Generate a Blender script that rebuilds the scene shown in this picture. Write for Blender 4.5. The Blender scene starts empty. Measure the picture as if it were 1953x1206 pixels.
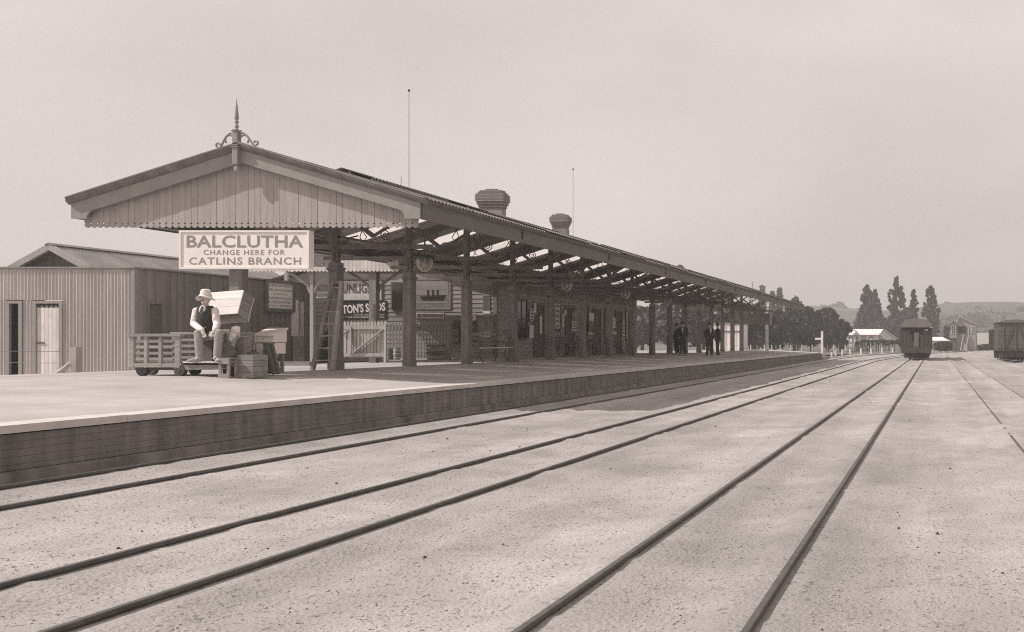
import bpy, math, random
import numpy as np
from mathutils import Vector, Matrix, Quaternion
random.seed(7)
RNG = np.random.default_rng(7)
SC = bpy.context.scene
COL = SC.collection
PI = math.pi
R = math.radians

# ------------------------------------------------------------------ camera
EYE = 1.345
cam = bpy.data.cameras.new('camera')
cam.sensor_fit = 'HORIZONTAL'; cam.sensor_width = 36.0
cam.lens = 36.0 * 2000 / 1953
cam.shift_x = -(1784 - 976.5) / 1953
cam.shift_y = (652 - 603) / 1953
cam.clip_start = 0.1; cam.clip_end = 20000
camo = bpy.data.objects.new('camera', cam); COL.objects.link(camo)
camo.location = (0, 0, EYE); camo.rotation_euler = (R(90), 0, 0)
SC.camera = camo

# ------------------------------------------------------------------ sky, sun, exposure
SUN = Vector((0.95, 0.36, -1.0)).normalized()       # direction the light travels
W = bpy.data.worlds.new('World'); SC.world = W; W.use_nodes = True
nt = W.node_tree; nt.nodes.clear()
def wn(t): return nt.nodes.new(t)
out = wn('ShaderNodeOutputWorld'); bg = wn('ShaderNodeBackground')
sky = wn('ShaderNodeTexSky'); sky.sky_type = 'NISHITA'; sky.sun_disc = False
sky.sun_elevation = math.asin(-SUN.z); sky.sun_rotation = math.atan2(-SUN.x, -SUN.y)
sky.dust_density = 3.0; sky.ozone_density = 1.0
bw = wn('ShaderNodeRGBToBW'); nt.links.new(sky.outputs[0], bw.inputs[0])
tc = wn('ShaderNodeTexCoord'); mp = wn('ShaderNodeMapping'); mp.inputs['Scale'].default_value = (1.0, 1.0, 2.2)
nt.links.new(tc.outputs['Generated'], mp.inputs[0])
nz = wn('ShaderNodeTexNoise'); nz.inputs['Scale'].default_value = 2.6; nz.inputs['Detail'].default_value = 5; nz.inputs['Roughness'].default_value = .45
nt.links.new(mp.outputs[0], nz.inputs['Vector'])
cr = wn('ShaderNodeMapRange'); cr.inputs[1].default_value = .3; cr.inputs[2].default_value = .7
cr.inputs[3].default_value = 5.0; cr.inputs[4].default_value = 7.0       # thin high cloud veil
nt.links.new(nz.outputs['Fac'], cr.inputs[0])
mx = wn('ShaderNodeMix'); mx.data_type = 'FLOAT'; mx.inputs['Factor'].default_value = .84
nt.links.new(bw.outputs[0], mx.inputs['A']); nt.links.new(cr.outputs[0], mx.inputs['B'])
tint = wn('ShaderNodeMix'); tint.data_type = 'RGBA'; tint.blend_type = 'MULTIPLY'; tint.inputs['Factor'].default_value = 1
tint.inputs['A'].default_value = (1.11, 1.0, .95, 1)
nt.links.new(mx.outputs['Result'], tint.inputs['B'])
nt.links.new(tint.outputs['Result'], bg.inputs['Color']); bg.inputs['Strength'].default_value = .12
nt.links.new(bg.outputs[0], out.inputs['Surface'])
sl = bpy.data.lights.new('sun', 'SUN'); sl.energy = 4.6; sl.angle = R(.6); sl.color = (1.0, .975, .95)
so = bpy.data.objects.new('sun', sl); COL.objects.link(so)
so.location = (-60, -30, 80); so.rotation_euler = SUN.to_track_quat('-Z', 'Y').to_euler()
SC.view_settings.view_transform = 'Standard'
try: SC.view_settings.look = 'None'
except Exception: pass
SC.cycles.use_denoising = False; SC.cycles.filter_width = 1.1
SC.view_settings.exposure = 0.0; SC.view_settings.gamma = 1.0; SC.view_settings.use_curve_mapping = False

# ------------------------------------------------------------------ materials (sepia-toned photograph: warm greys)
def T(v): return (v * 1.10, v, v * .95, 1)
def M(name, v, rough=.85, var=.25, scale=3.0, stretch=(1, 1, 1), bump=.15, bscale=30., metallic=0., per=.15, streak=0., spot=0., spec=.3, world=False, band=0.):
    m = bpy.data.materials.new(name); m.use_nodes = True
    n = m.node_tree; N = n.nodes; L = n.links
    b = N['Principled BSDF']; b.inputs['Roughness'].default_value = rough; b.inputs['Metallic'].default_value = metallic
    b.inputs['Specular IOR Level'].default_value = spec
    tc = N.new('ShaderNodeTexCoord'); oi = N.new('ShaderNodeObjectInfo')
    sc = N.new('ShaderNodeVectorMath'); sc.operation = 'SCALE'; sc.inputs[0].default_value = (37, 51, 23)
    L.new(oi.outputs['Random'], sc.inputs['Scale'])
    ad = N.new('ShaderNodeVectorMath'); ad.operation = 'ADD'
    L.new(tc.outputs['Object'], ad.inputs[0]); L.new(sc.outputs[0], ad.inputs[1])
    mp = N.new('ShaderNodeMapping'); mp.inputs['Scale'].default_value = stretch
    if world:
        ge = N.new('ShaderNodeNewGeometry'); L.new(ge.outputs['Position'], mp.inputs[0])
    else: L.new(ad.outputs[0], mp.inputs[0])
    nz = N.new('ShaderNodeTexNoise'); nz.inputs['Scale'].default_value = scale; nz.inputs['Detail'].default_value = 6; nz.inputs['Roughness'].default_value = .62
    L.new(mp.outputs[0], nz.inputs['Vector'])
    r = N.new('ShaderNodeMapRange'); r.inputs[1].default_value = .3; r.inputs[2].default_value = .7
    r.inputs[3].default_value = 1 - var; r.inputs[4].default_value = 1 + var
    L.new(nz.outputs['Fac'], r.inputs[0])
    f = r.outputs[0]
    def mul(a, bsock):
        q = N.new('ShaderNodeMath'); q.operation = 'MULTIPLY'; L.new(a, q.inputs[0]); L.new(bsock, q.inputs[1]); return q.outputs[0]
    pr = N.new('ShaderNodeMapRange'); pr.inputs[3].default_value = 1 - per; pr.inputs[4].default_value = 1 + per
    L.new(oi.outputs['Random'], pr.inputs[0]); f = mul(f, pr.outputs[0])
    fz = N.new('ShaderNodeTexNoise'); fz.inputs['Scale'].default_value = bscale; fz.inputs['Detail'].default_value = 4
    L.new(mp.outputs[0], fz.inputs['Vector'])
    if band:
        for sc_, st, am in ((.9, (1, .05, 1), band), (.35, (1, .5, 1), band * .9)):
            m3 = N.new('ShaderNodeMapping'); m3.inputs['Scale'].default_value = st; L.new(tc.outputs['Object'], m3.inputs[0])
            s = N.new('ShaderNodeTexNoise'); s.inputs['Scale'].default_value = sc_; s.inputs['Detail'].default_value = 5; s.inputs['Roughness'].default_value = .6; L.new(m3.outputs[0], s.inputs['Vector'])
            sr = N.new('ShaderNodeMapRange'); sr.inputs[1].default_value = .32; sr.inputs[2].default_value = .68
            sr.inputs[3].default_value = 1 - am; sr.inputs[4].default_value = 1 + am
            L.new(s.outputs['Fac'], sr.inputs[0]); f = mul(f, sr.outputs[0])
    if streak:
        m2 = N.new('ShaderNodeMapping'); m2.inputs['Scale'].default_value = (2.2, 2.2, .12); L.new(ge.outputs['Position'] if world else tc.outputs['Object'], m2.inputs[0])
        s = N.new('ShaderNodeTexNoise'); s.inputs['Scale'].default_value = 2.0; s.inputs['Detail'].default_value = 5; L.new(m2.outputs[0], s.inputs['Vector'])
        sr = N.new('ShaderNodeMapRange'); sr.inputs[1].default_value = .35; sr.inputs[2].default_value = .72
        sr.inputs[3].default_value = 1 - streak * .4; sr.inputs[4].default_value = 1 + streak
        L.new(s.outputs['Fac'], sr.inputs[0]); f = mul(f, sr.outputs[0])
    if spot:
        s = N.new('ShaderNodeTexNoise'); s.inputs['Scale'].default_value = bscale * .55; s.inputs['Detail'].default_value = 2
        L.new(mp.outputs[0], s.inputs['Vector'])
        sr = N.new('ShaderNodeMapRange'); sr.inputs[1].default_value = .60; sr.inputs[2].default_value = .70
        sr.inputs[3].default_value = 1; sr.inputs[4].default_value = 1 - spot
        L.new(s.outputs['Fac'], sr.inputs[0]); f = mul(f, sr.outputs[0])
    cm = N.new('ShaderNodeMix'); cm.data_type = 'RGBA'; cm.blend_type = 'MULTIPLY'; cm.inputs['Factor'].default_value = 1
    cm.inputs['A'].default_value = T(v); L.new(f, cm.inputs['B'])
    L.new(cm.outputs['Result'], b.inputs['Base Color'])
    if bump:
        bp = N.new('ShaderNodeBump'); bp.inputs['Strength'].default_value = bump; bp.inputs['Distance'].default_value = .02
        L.new(fz.outputs['Fac'], bp.inputs['Height']); L.new(bp.outputs[0], b.inputs['Normal'])
    return m
m = {}
m['ballast'] = M('ballast', .32, .95, .18, 1.1, bump=.9, bscale=38, spot=.42, per=0, band=.16)
m['earth'] = M('earth', .30, .95, .3, .05, bump=.3, bscale=3, per=0)
m['pebble'] = M('pebble', .36, .9, .3, 9, bump=.2, bscale=60)
m['cinder'] = M('cinder', .07, .9, .3, 9, bump=.2, bscale=60)
m['platform'] = M('platform', .38, .95, .14, .9, bump=.35, bscale=55, spot=.2, per=0, band=.12)
m['coping'] = M('coping', .50, .9, .14, 3, bump=.2, bscale=25, per=.06, world=True)
m['wall_plank'] = M('wall_plank', .155, .9, .22, 3, (1, .35, 1.0), .3, 18, per=.05, streak=.5, world=True)
m['steel'] = M('steel', .085, .6, .3, 8, metallic=.2, bump=.08, per=.05, spec=.5)
m['rail_top'] = M('worn_rail_sheen', .46, .5, .2, 8, metallic=.2, bump=.04, per=.05, spec=.5)  # worn head; its pale colour also paints the sky reflected in the steel
m['sleeper'] = M('sleeper', .16, .95, .4, 3, (.4, 3, 3), .5, 20)
m['gable'] = M('gable_paint', .35, .8, .10, 4, (3, 3, .5), .2, 14, per=.06)
m['barge'] = M('barge_paint', .27, .75, .10, 4, bump=.15, bscale=30, per=.04)
m['fascia'] = M('fascia_paint', .135, .75, .14, 2.5, bump=.15, bscale=30, per=.05)
m['post'] = M('post_paint', .165, .7, .2, 4, (1.5, 1.5, .3), .25, 20, per=.1, streak=.25)
m['lining'] = M('lining_boards', .24, .85, .2, 3, bump=.15)
m['iron_dark'] = M('dark_iron', .07, .6, .2, 8, bump=.1)
m['roof_iron'] = M('roof_iron', .21, .6, .25, 1.2, bump=.1, bscale=12, per=.2)
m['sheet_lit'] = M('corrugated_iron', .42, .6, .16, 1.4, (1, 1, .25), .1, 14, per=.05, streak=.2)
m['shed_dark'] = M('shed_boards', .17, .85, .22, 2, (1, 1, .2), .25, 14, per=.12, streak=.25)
m['white'] = M('white_paint', .74, .6, .06, 3, bump=.06, bscale=25, per=.02)
m['offwhite'] = M('faded_white', .60, .8, .14, 3, bump=.1, bscale=25, per=.1)
m['letter'] = M('faded_letter_paint', .25, .8, .12, 6, bump=0, per=0)
m['black'] = M('black_paint', .03, .7, .2, 6, bump=.05)
m['crate_new'] = M('new_pine', .66, .85, .12, 4, (.5, 2, 5), .2, 16, per=.06)
m['crate_old'] = M('weathered_crate', .24, .9, .25, 4, (.5, 2, 5), .3, 16, per=.15)
m['trolley'] = M('trolley_wood', .29, .9, .2, 4, (.5, 2, 5), .3, 16, per=.12)
m['skin'] = M('skin', .46, .6, .08, 10, bump=.05)
m['shirt'] = M('cotton_shirt', .70, .9, .08, 9, bump=.7, bscale=16)
m['vest'] = M('waistcoat_cloth', .05, .9, .25, 9, bump=.3, bscale=26)
m['trouser'] = M('trouser_cloth', .30, .95, .14, 9, bump=.4, bscale=18)
m['shoe'] = M('dusty_shoe', .42, .8, .15, 9, bump=.1)
m['straw'] = M('pale_hat', .62, .95, .08, 12, bump=.2, bscale=40)
m['suit'] = M('dark_suit', .04, .95, .2, 9, bump=.2)
m['board'] = M('weatherboard_paint', .32, .85, .18, 2, (.5, 1, 2), .2, 18, per=.14)
m['trim'] = M('dark_trim', .12, .75, .2, 4, bump=.1)
m['brick'] = M('brick', .21, .9, .2, 6, bump=.3, bscale=30, per=.16)
m['leaf'] = M('dark_leaves', .042, .8, .45, .5, bump=0, per=.12)
m['leaf2'] = M('grey_leaves', .085, .8, .45, .5, bump=0, per=.12)
m['bark'] = M('bark', .10, .95, .3, 3, bump=.4)
m['grass'] = M('dry_grass', .12, .95, .35, .03, bump=.3, bscale=1, per=0)
m['hill'] = M('hill_pasture', .065, .95, .45, .012, bump=.2, bscale=.2, per=0)
m['bush'] = M('hill_bush', .07, .95, .4, .1, bump=0, per=.1)
m['carriage'] = M('carriage_paint', .06, .6, .2, 2, bump=.1)
m['carriage_roof'] = M('carriage_roof', .16, .85, .15, 2, bump=.15)
m['wagon'] = M('wagon_paint', .11, .8, .25, 2, (1, 1, .4), .2, per=.12)
m['poster'] = M('poster_paper', .62, .8, .25, 14, bump=.05, per=.2)
m['poster_dark'] = M('poster_ink', .2, .8, .4, 12, bump=.05, per=.25)
m['sack'] = M('brown_sacking', .13, .95, .3, 9, bump=.5, bscale=30)
def glassy(name, fac, tintv, rough=.08):
    g = bpy.data.materials.new(name); g.use_nodes = True
    N = g.node_tree.nodes; L = g.node_tree.links; N.clear()
    o = N.new('ShaderNodeOutputMaterial'); a = N.new('ShaderNodeBsdfTransparent'); b = N.new('ShaderNodeBsdfPrincipled'); x = N.new('ShaderNodeMixShader')
    a.inputs[0].default_value = (.97, .95, .93, 1)
    b.inputs['Base Color'].default_value = T(tintv); b.inputs['Roughness'].default_value = rough
    nz = N.new('ShaderNodeTexNoise'); nz.inputs['Scale'].default_value = 5
    r = N.new('ShaderNodeMapRange'); r.inputs[3].default_value = fac * .6; r.inputs[4].default_value = fac * 1.4
    L.new(nz.outputs['Fac'], r.inputs[0]); L.new(r.outputs[0], x.inputs[0])
    L.new(a.outputs[0], x.inputs[1]); L.new(b.outputs[0], x.inputs[2]); L.new(x.outputs[0], o.inputs[0])
    return g
g_ = glassy('skylight_glass', .85, .5); m['skylight'] = g_
_N = g_.node_tree.nodes; _p = [n for n in _N if n.type == 'BSDF_PRINCIPLED'][0]; _t = _N.new('ShaderNodeBsdfTranslucent'); _t.inputs[0].default_value = T(.42)
for l in list(_p.outputs[0].links):
    g_.node_tree.links.new(_t.outputs[0], l.to_socket)
m['picket'] = M('picket_paint', .40, .85, .12, 4, (2, 2, .5), .15, 16, per=.12)
m['globe'] = glassy('lamp_glass', .5, .5, .05)
_g = m['globe'].node_tree; _lw = _g.nodes.new('ShaderNodeLayerWeight'); _lw.inputs[0].default_value = .45
_mr = _g.nodes.new('ShaderNodeMapRange'); _mr.inputs[1].default_value = .1; _mr.inputs[2].default_value = .8; _mr.inputs[3].default_value = .12; _mr.inputs[4].default_value = .9
_g.links.new(_lw.outputs['Facing'], _mr.inputs[0]); _mx = [n for n in _g.nodes if n.type == 'MIX_SHADER'][0]
_g.links.new(_mr.outputs[0], _mx.inputs[0]); [n for n in _g.nodes if n.type == 'BSDF_PRINCIPLED'][0].inputs['Base Color'].default_value = T(.75)
m['pane'] = M('window_glass', .03, .08, .1, 2, bump=0, spec=.8)
m['chip'] = glassy('old_glass', .5, .1, .05)

# ------------------------------------------------------------------ builders
WL = {}
def place(o, p, wl):
    if p is not None:
        o.parent = p; o.location = Vector(wl) - WL[p.name]
    else: o.location = wl
    WL[o.name] = Vector(wl)
class MB:
    def __init__(s): s.v = []; s.f = []
    def add(s, v, f):
        n = len(s.v); s.v += [tuple(x) for x in v]; s.f += [tuple(i + n for i in q) for q in f]; return s
    def box(s, x0, x1, y0, y1, z0, z1):
        return s.add([(x0, y0, z0), (x1, y0, z0), (x1, y1, z0), (x0, y1, z0), (x0, y0, z1), (x1, y0, z1), (x1, y1, z1), (x0, y1, z1)],
              [(3, 2, 1, 0), (4, 5, 6, 7), (0, 1, 5, 4), (1, 2, 6, 5), (2, 3, 7, 6), (3, 0, 4, 7)])
    def bbox(s, x0, x1, y0, y1, z0, z1, c=.01):     # box with chamfered edges along its length (z)
        return s.prism([(x0 + c, y0), (x1 - c, y0), (x1, y0 + c), (x1, y1 - c), (x1 - c, y1), (x0 + c, y1), (x0, y1 - c), (x0, y0 + c)], 'xy', z0, z1)
    def prism(s, poly, plane, a, b):
        n = len(poly)
        def P(p, t):
            if plane == 'xz': return (p[0], t, p[1])
            if plane == 'yz': return (t, p[0], p[1])
            return (p[0], p[1], t)
        v = [P(p, a) for p in poly] + [P(p, b) for p in poly]
        f = [tuple(range(n)), tuple(range(2 * n - 1, n - 1, -1))]
        for i in range(n): f.append((i, n + i, n + (i + 1) % n, (i + 1) % n))
        return s.add(v, f)
    def beam(s, p, q, w, h, up=(0, 0, 1)):
        p = Vector(p); q = Vector(q); d = (q - p).normalized(); u = Vector(up)
        if abs(d.dot(u)) > .98: u = Vector((0, 1, 0))
        x = d.cross(u).normalized() * (w / 2); z = x.cross(d).normalized() * (h / 2)
        v = [p - x - z, p + x - z, p + x + z, p - x + z, q - x - z, q + x - z, q + x + z, q - x + z]
        return s.add(v, [(0, 1, 2, 3), (7, 6, 5, 4), (0, 4, 5, 1), (1, 5, 6, 2), (2, 6, 7, 3), (3, 7, 4, 0)])
    def tube(s, pts, r, n=6, cap=True):
        pts = [Vector(p) for p in pts]
        if not hasattr(r, '__len__'): r = [r] * len(pts)
        v = []; prev = None
        for i, p in enumerate(pts):
            d = (pts[min(i + 1, len(pts) - 1)] - pts[max(i - 1, 0)]).normalized()
            if prev is None:
                u = Vector((0, 0, 1)) if abs(d.z) < .9 else Vector((1, 0, 0)); a = d.cross(u).normalized()
            else: a = (prev - d * prev.dot(d)).normalized()
            prev = a; b = d.cross(a)
            for k in range(n):
                t = 2 * PI * k / n; v.append(p + (a * math.cos(t) + b * math.sin(t)) * r[i])
        f = [(i * n + k, i * n + (k + 1) % n, (i + 1) * n + (k + 1) % n, (i + 1) * n + k) for i in range(len(pts) - 1) for k in range(n)]
        if cap: f += [tuple(range(n - 1, -1, -1)), tuple(range((len(pts) - 1) * n, len(pts) * n))]
        return s.add(v, f)
    def lathe(s, prof, c, n=16, axis='z'):
        v = []
        for (r, h) in prof:
            for k in range(n):
                t = 2 * PI * k / n; a, b = max(r, 1e-4) * math.cos(t), max(r, 1e-4) * math.sin(t)
                v.append((c[0] + a, c[1] + b, c[2] + h) if axis == 'z' else (c[0] + h, c[1] + a, c[2] + b) if axis == 'x' else (c[0] + a, c[1] + h, c[2] + b))
        f = [(i * n + k, i * n + (k + 1) % n, (i + 1) * n + (k + 1) % n, (i + 1) * n + k) for i in range(len(prof) - 1) for k in range(n)]
        return s.add(v, f)
    def ball(s, c, r, n=12, mrow=8):
        if not hasattr(r, '__len__'): r = (r, r, r)
        v = []; f = []
        for i in range(mrow + 1):
            th = PI * i / mrow
            for k in range(n):
                t = 2 * PI * k / n
                v.append((c[0] + r[0] * math.sin(th) * math.cos(t), c[1] + r[1] * math.sin(th) * math.sin(t), c[2] + r[2] * math.cos(th)))
        for i in range(mrow):
            for k in range(n): f.append((i * n + k, (i + 1) * n + k, (i + 1) * n + (k + 1) % n, i * n + (k + 1) % n))
        return s.add(v, f)
    def limb(s, a, b, ra, rb, n=12):           # tapered capsule between two joints
        a = Vector(a); b = Vector(b)
        s.tube([a, a.lerp(b, .5), b], [ra, (ra + rb) / 2, rb], n); s.ball(a, ra, n, 8); s.ball(b, rb, n, 8); return s
    def mesh(s, name, mat, smooth=False, origin=None):
        o = origin or (0, 0, 0)
        me = bpy.data.meshes.new(name)
        me.from_pydata([(x[0] - o[0], x[1] - o[1], x[2] - o[2]) for x in s.v], [], s.f)
        me.materials.append(mat)
        if smooth:
            me.polygons.foreach_set('use_smooth', [True] * len(me.polygons))
            try: me.set_sharp_from_angle(angle=R(38))
            except Exception: pass
        me.validate(); me.update()
        return me
    def build(s, name, mat, parent=None, smooth=False, kind=None, label=None):
        a = np.array(s.v); o = tuple(float(t) for t in (a.min(0) + a.max(0)) / 2)
        me = s.mesh(name, m[mat] if isinstance(mat, str) else mat, smooth, o)
        ob = bpy.data.objects.new(name, me); COL.objects.link(ob)
        place(ob, parent, o)
        if kind: ob['kind'] = kind
        if label: ob['label'] = label
        return ob
def inst(name, me, loc, parent=None, rot=None, scale=None, kind=None):
    ob = bpy.data.objects.new(name, me); COL.objects.link(ob); place(ob, parent, loc)
    if rot: ob.rotation_euler = rot
    if scale: ob.scale = scale
    if kind: ob['kind'] = kind
    return ob
def thing(name, label, cat, loc, group=None):
    o = bpy.data.objects.new(name, None); COL.objects.link(o); o.empty_display_size = .2
    o.location = loc; WL[o.name] = Vector(loc); o['label'] = label; o['category'] = cat
    if group: o['group'] = group
    return o
def tag(o, label, cat, group=None):
    o['label'] = label; o['category'] = cat
    if group: o['group'] = group
    return o
def dup(root, loc, label=None):
    def cp(o, p):
        c = o.copy(); COL.objects.link(c)
        if p: c.parent = p
        for ch in o.children: cp(ch, c)
        return c
    c = cp(root, None); c.location = loc; WL[c.name] = Vector(loc)
    if label: c['label'] = label
    return c
def P(x, y, Y): return Vector(((x - 1784) * Y / 2000, Y, EYE + (652 - y) * Y / 2000))
def PX(x, Y): return (x - 1784) * Y / 2000
def PZ(y, Y): return EYE + (652 - y) * Y / 2000

def text_mesh(body, w, h, bold=.0, space=1.0, font_scale=None):
    cu = bpy.data.curves.new('t', 'FONT'); cu.body = body; cu.offset = bold; cu.resolution_u = 3; cu.space_character = space; cu.align_x = 'CENTER'
    ob = bpy.data.objects.new('t', cu); COL.objects.link(ob)
    dg = bpy.context.evaluated_depsgraph_get(); dg.update()
    me = bpy.data.meshes.new_from_object(ob.evaluated_get(dg))
    a = np.empty(len(me.vertices) * 3); me.vertices.foreach_get('co', a); a = a.reshape(-1, 3)
    lo, hi = a.min(0), a.max(0); fc = [tuple(p.vertices) for p in me.polygons]
    bpy.data.objects.remove(ob); bpy.data.meshes.remove(me); bpy.data.curves.remove(cu)
    a = (a - (lo + hi) / 2); a[:, 0] *= w / (hi[0] - lo[0]); a[:, 1] *= h / (hi[1] - lo[1])
    return a, fc
def text(body, w, h, c, mat, parent=None, side=False, bold=0., space=1., arc=0.):
    a, fc = text_mesh(body, w, h, bold, space)
    b = MB()
    zz = a[:, 1] + (arc * (1 - (2 * a[:, 0] / w) ** 2) * h if arc else 0)
    if side: v = [(c[0], c[1] + p[0], c[2] + z) for p, z in zip(a, zz)]
    else: v = [(c[0] + p[0], c[1], c[2] + z) for p, z in zip(a, zz)]
    b.add(v, fc)
    return b.build('lettering', mat, parent)
def corr(u0, u1, pitch, amp, fn, rows, per_wave=6):
    """corrugated sheet: fn(u, t, d) -> point; u across the waves, t down the sheet, d the wave height"""
    n = max(2, int((u1 - u0) / pitch * per_wave)); b = MB(); v = []
    for t in rows:
        for i in range(n + 1):
            u = u0 + (u1 - u0) * i / n; v.append(fn(u, t, amp * math.cos(2 * PI * (u - u0) / pitch)))
    f = [(j * (n + 1) + i, j * (n + 1) + i + 1, (j + 1) * (n + 1) + i + 1, (j + 1) * (n + 1) + i) for j in range(len(rows) - 1) for i in range(n)]
    return b.add(v, f)
def vnoise(x, y, seed=0):
    r = np.random.default_rng(seed).random((256, 256))
    xi = np.floor(x).astype(int); yi = np.floor(y).astype(int); fx = x - xi; fy = y - yi
    fx = fx * fx * (3 - 2 * fx); fy = fy * fy * (3 - 2 * fy)
    g = lambda i, j: r[i % 256, j % 256]
    return (g(xi, yi) * (1 - fx) + g(xi + 1, yi) * fx) * (1 - fy) + (g(xi, yi + 1) * (1 - fx) + g(xi + 1, yi + 1) * fx) * fy - .5
def fast_mesh(name, V, F, mat, smooth=False):
    me = bpy.data.meshes.new(name); k = F.shape[1]
    me.vertices.add(len(V)); me.vertices.foreach_set('co', np.ascontiguousarray(V, dtype=np.float32).ravel())
    me.loops.add(F.size); me.loops.foreach_set('vertex_index', np.ascontiguousarray(F, dtype=np.int32).ravel())
    me.polygons.add(len(F)); me.polygons.foreach_set('loop_start', np.arange(0, F.size, k, dtype=np.int32))
    if smooth: me.polygons.foreach_set('use_smooth', np.ones(len(F), dtype=bool))
    me.materials.append(m[mat]); me.update(calc_edges=True); me.validate()
    return me
def fast_obj(name, V, F, mat, parent=None, kind=None, smooth=False, origin=None):
    V = np.asarray(V, float)
    if origin is None: origin = (V.min(0) + V.max(0)) / 2
    o = bpy.data.objects.new(name, fast_mesh(name, V - np.array(origin), F, mat, smooth)); COL.objects.link(o)
    place(o, parent, tuple(float(t) for t in origin))
    if kind: o['kind'] = kind
    return o

# ------------------------------------------------------------------ setting: ground, ballast, tracks, hills
GZ = -.07
def track_x(k, Y):
    if k == 0: return -8.2 + max(0, Y - 84) ** 2 / 390
    if k == 1: return -4.685 + max(0, Y - 66) ** 2 / 720
    return {2: -1.42, 3: 1.645, 4: 5.35}[k]
g = MB(); g.add([(-3000, -200, GZ - .12), (3000, -200, GZ - .12), (3000, 5000, GZ - .12), (-3000, 5000, GZ - .12)], [(0, 1, 2, 3)])
g.build('ground', 'grass', kind='structure')
def ground_z(X, Y):
    d = .045 * vnoise(X * .9 + 20, Y * .9 + 11, 1) + .03 * vnoise(X * 2.7, Y * 2.7, 2) + .022 * vnoise(X * 8, Y * 8, 3)
    return GZ + d
xs = np.arange(-9.42, 16, .13); ys = np.geomspace(2.2, 165, 620)
X, Yg = np.meshgrid(xs, ys); Z = ground_z(X, Yg)
Z = np.where(X < -9.1, GZ - .01, Z)
for k in range(5):
    tx = np.array([track_x(k, t) for t in ys])[:, None]
    for s in (-.5335, .5335):
        dd = np.abs(X - tx - s); Z = np.where(dd < .22, np.minimum(np.maximum(Z + .02, -.040), -.020), Z)
V = np.stack([X.ravel(), Yg.ravel(), Z.ravel()], 1); nx = len(xs); ny = len(ys)
ii = np.arange(nx * ny).reshape(ny, nx)
F = np.stack([ii[:-1, :-1].ravel(), ii[:-1, 1:].ravel(), ii[1:, 1:].ravel(), ii[1:, :-1].ravel()], 1)
fast_obj('ballast_bed', V, F, 'ballast', kind='structure', smooth=True)
b = MB(); b.add([(16.1, 0, GZ - .03), (80, 0, GZ - .03), (80, 165, GZ - .03), (16.1, 165, GZ - .03)], [(0, 1, 2, 3)]); b.build('yard_ground', 'earth', kind='structure')
b = MB(); b.add([(-90, -10, .28), (-17.65, -10, .28), (-17.65, 130, .28), (-90, 130, .28), (-90, -10, -.3), (-17.65, -10, -.3), (-17.65, 130, -.3), (-90, 130, -.3)],
                [(0, 1, 2, 3), (1, 5, 6, 2), (2, 6, 7, 3), (0, 4, 5, 1), (3, 7, 4, 0)]); b.build('yard_bank', 'earth', kind='structure')

def stones(n, smin, smax, mat, name, near):
    u = RNG.random(n); Y = 4.2 * (90 / 4.2) ** (u ** near); Xs = np.empty(n)
    lo = np.maximum(-9.2, -1784 * Y / 2000 - .3); hi = np.minimum(12, 190 * Y / 2000 + .6); Xs = lo + (hi - lo) * RNG.random(n)
    s = (smin + (smax - smin) * RNG.random(n) ** 2.5) * (1 + Y / 60)
    base = np.array([(1, 0, 0), (0, 1, 0), (-1, 0, 0), (0, -1, 0), (0, 0, .75), (0, 0, -.5)], float)
    V = base[None] * (.65 + .7 * RNG.random((n, 6, 1))) * s[:, None, None]
    a = RNG.random(n) * 6.28; c, sn = np.cos(a)[:, None], np.sin(a)[:, None]
    V = np.stack([V[..., 0] * c - V[..., 1] * sn, V[..., 0] * sn + V[..., 1] * c, V[..., 2]], -1)
    V += np.stack([Xs, Y, ground_z(Xs, Y) + s * .2], 1)[:, None, :]
    f = np.array([(0, 1, 4), (1, 2, 4), (2, 3, 4), (3, 0, 4), (1, 0, 5), (2, 1, 5), (3, 2, 5), (0, 3, 5)])
    F = (f[None] + (np.arange(n) * 6)[:, None, None]).reshape(-1, 3)
    o = fast_obj(name, V.reshape(-1, 3), F, mat, kind='stuff'); return o
o = stones(42000, .003, .009, 'pebble', 'ballast_pebbles', 1.0); o['label'] = 'pale pebbles strewn over the railway ballast'
o = stones(420, .005, .017, 'cinder', 'cinders', .9); o['label'] = 'dark cinders scattered over the railway ballast'

# tracks
TRK = ['railway track running directly along the platform wall', 'second railway track from the platform, curving away right', 'straight railway track with the carriage standing on it',
       'half-buried railway track right of the carriage', 'railway track under the goods wagons at the far right']
prof = [(px_ * .6, pz_) for px_, pz_ in [(-.055, -.075), (.055, -.075), (.055, -.062), (.012, -.05), (.012, -.03), (.033, -.024), (.033, -.003), (.026, 0), (-.026, 0), (-.033, -.003), (-.033, -.024), (-.012, -.03), (-.012, -.05), (-.055, -.062)]]
for k in range(5):
    t = thing('railway_track', TRK[k], 'railway track', (track_x(k, 20), 20, 0), 'railway tracks beside the platform')
    Ys = [1.0, 30, 60] + list(range(64, 158, 4)) if k < 2 else [1.0, 40, 80, 120, 160]
    for s in (-.5335, .5335):
        b = MB(); v = []; n = len(prof)
        for Y in Ys:
            for (px, pz) in prof:
                sink = .035 if k >= 3 else 0
                v.append((track_x(k, Y) + s + px, Y, pz - sink))
        f = [(i * n + j, i * n + (j + 1) % n, (i + 1) * n + (j + 1) % n, (i + 1) * n + j) for i in range(len(Ys) - 1) for j in range(n)]
        f += [tuple(range(n)), tuple(range(len(v) - 1, len(v) - n - 1, -1))]
        rl = b.add(v, f).build('rail', 'steel', t); rl.data.materials.append(m['rail_top'])
        for p_ in rl.data.polygons:
            if p_.normal.z > .95 and p_.center.z > .02: p_.material_index = 1

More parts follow.
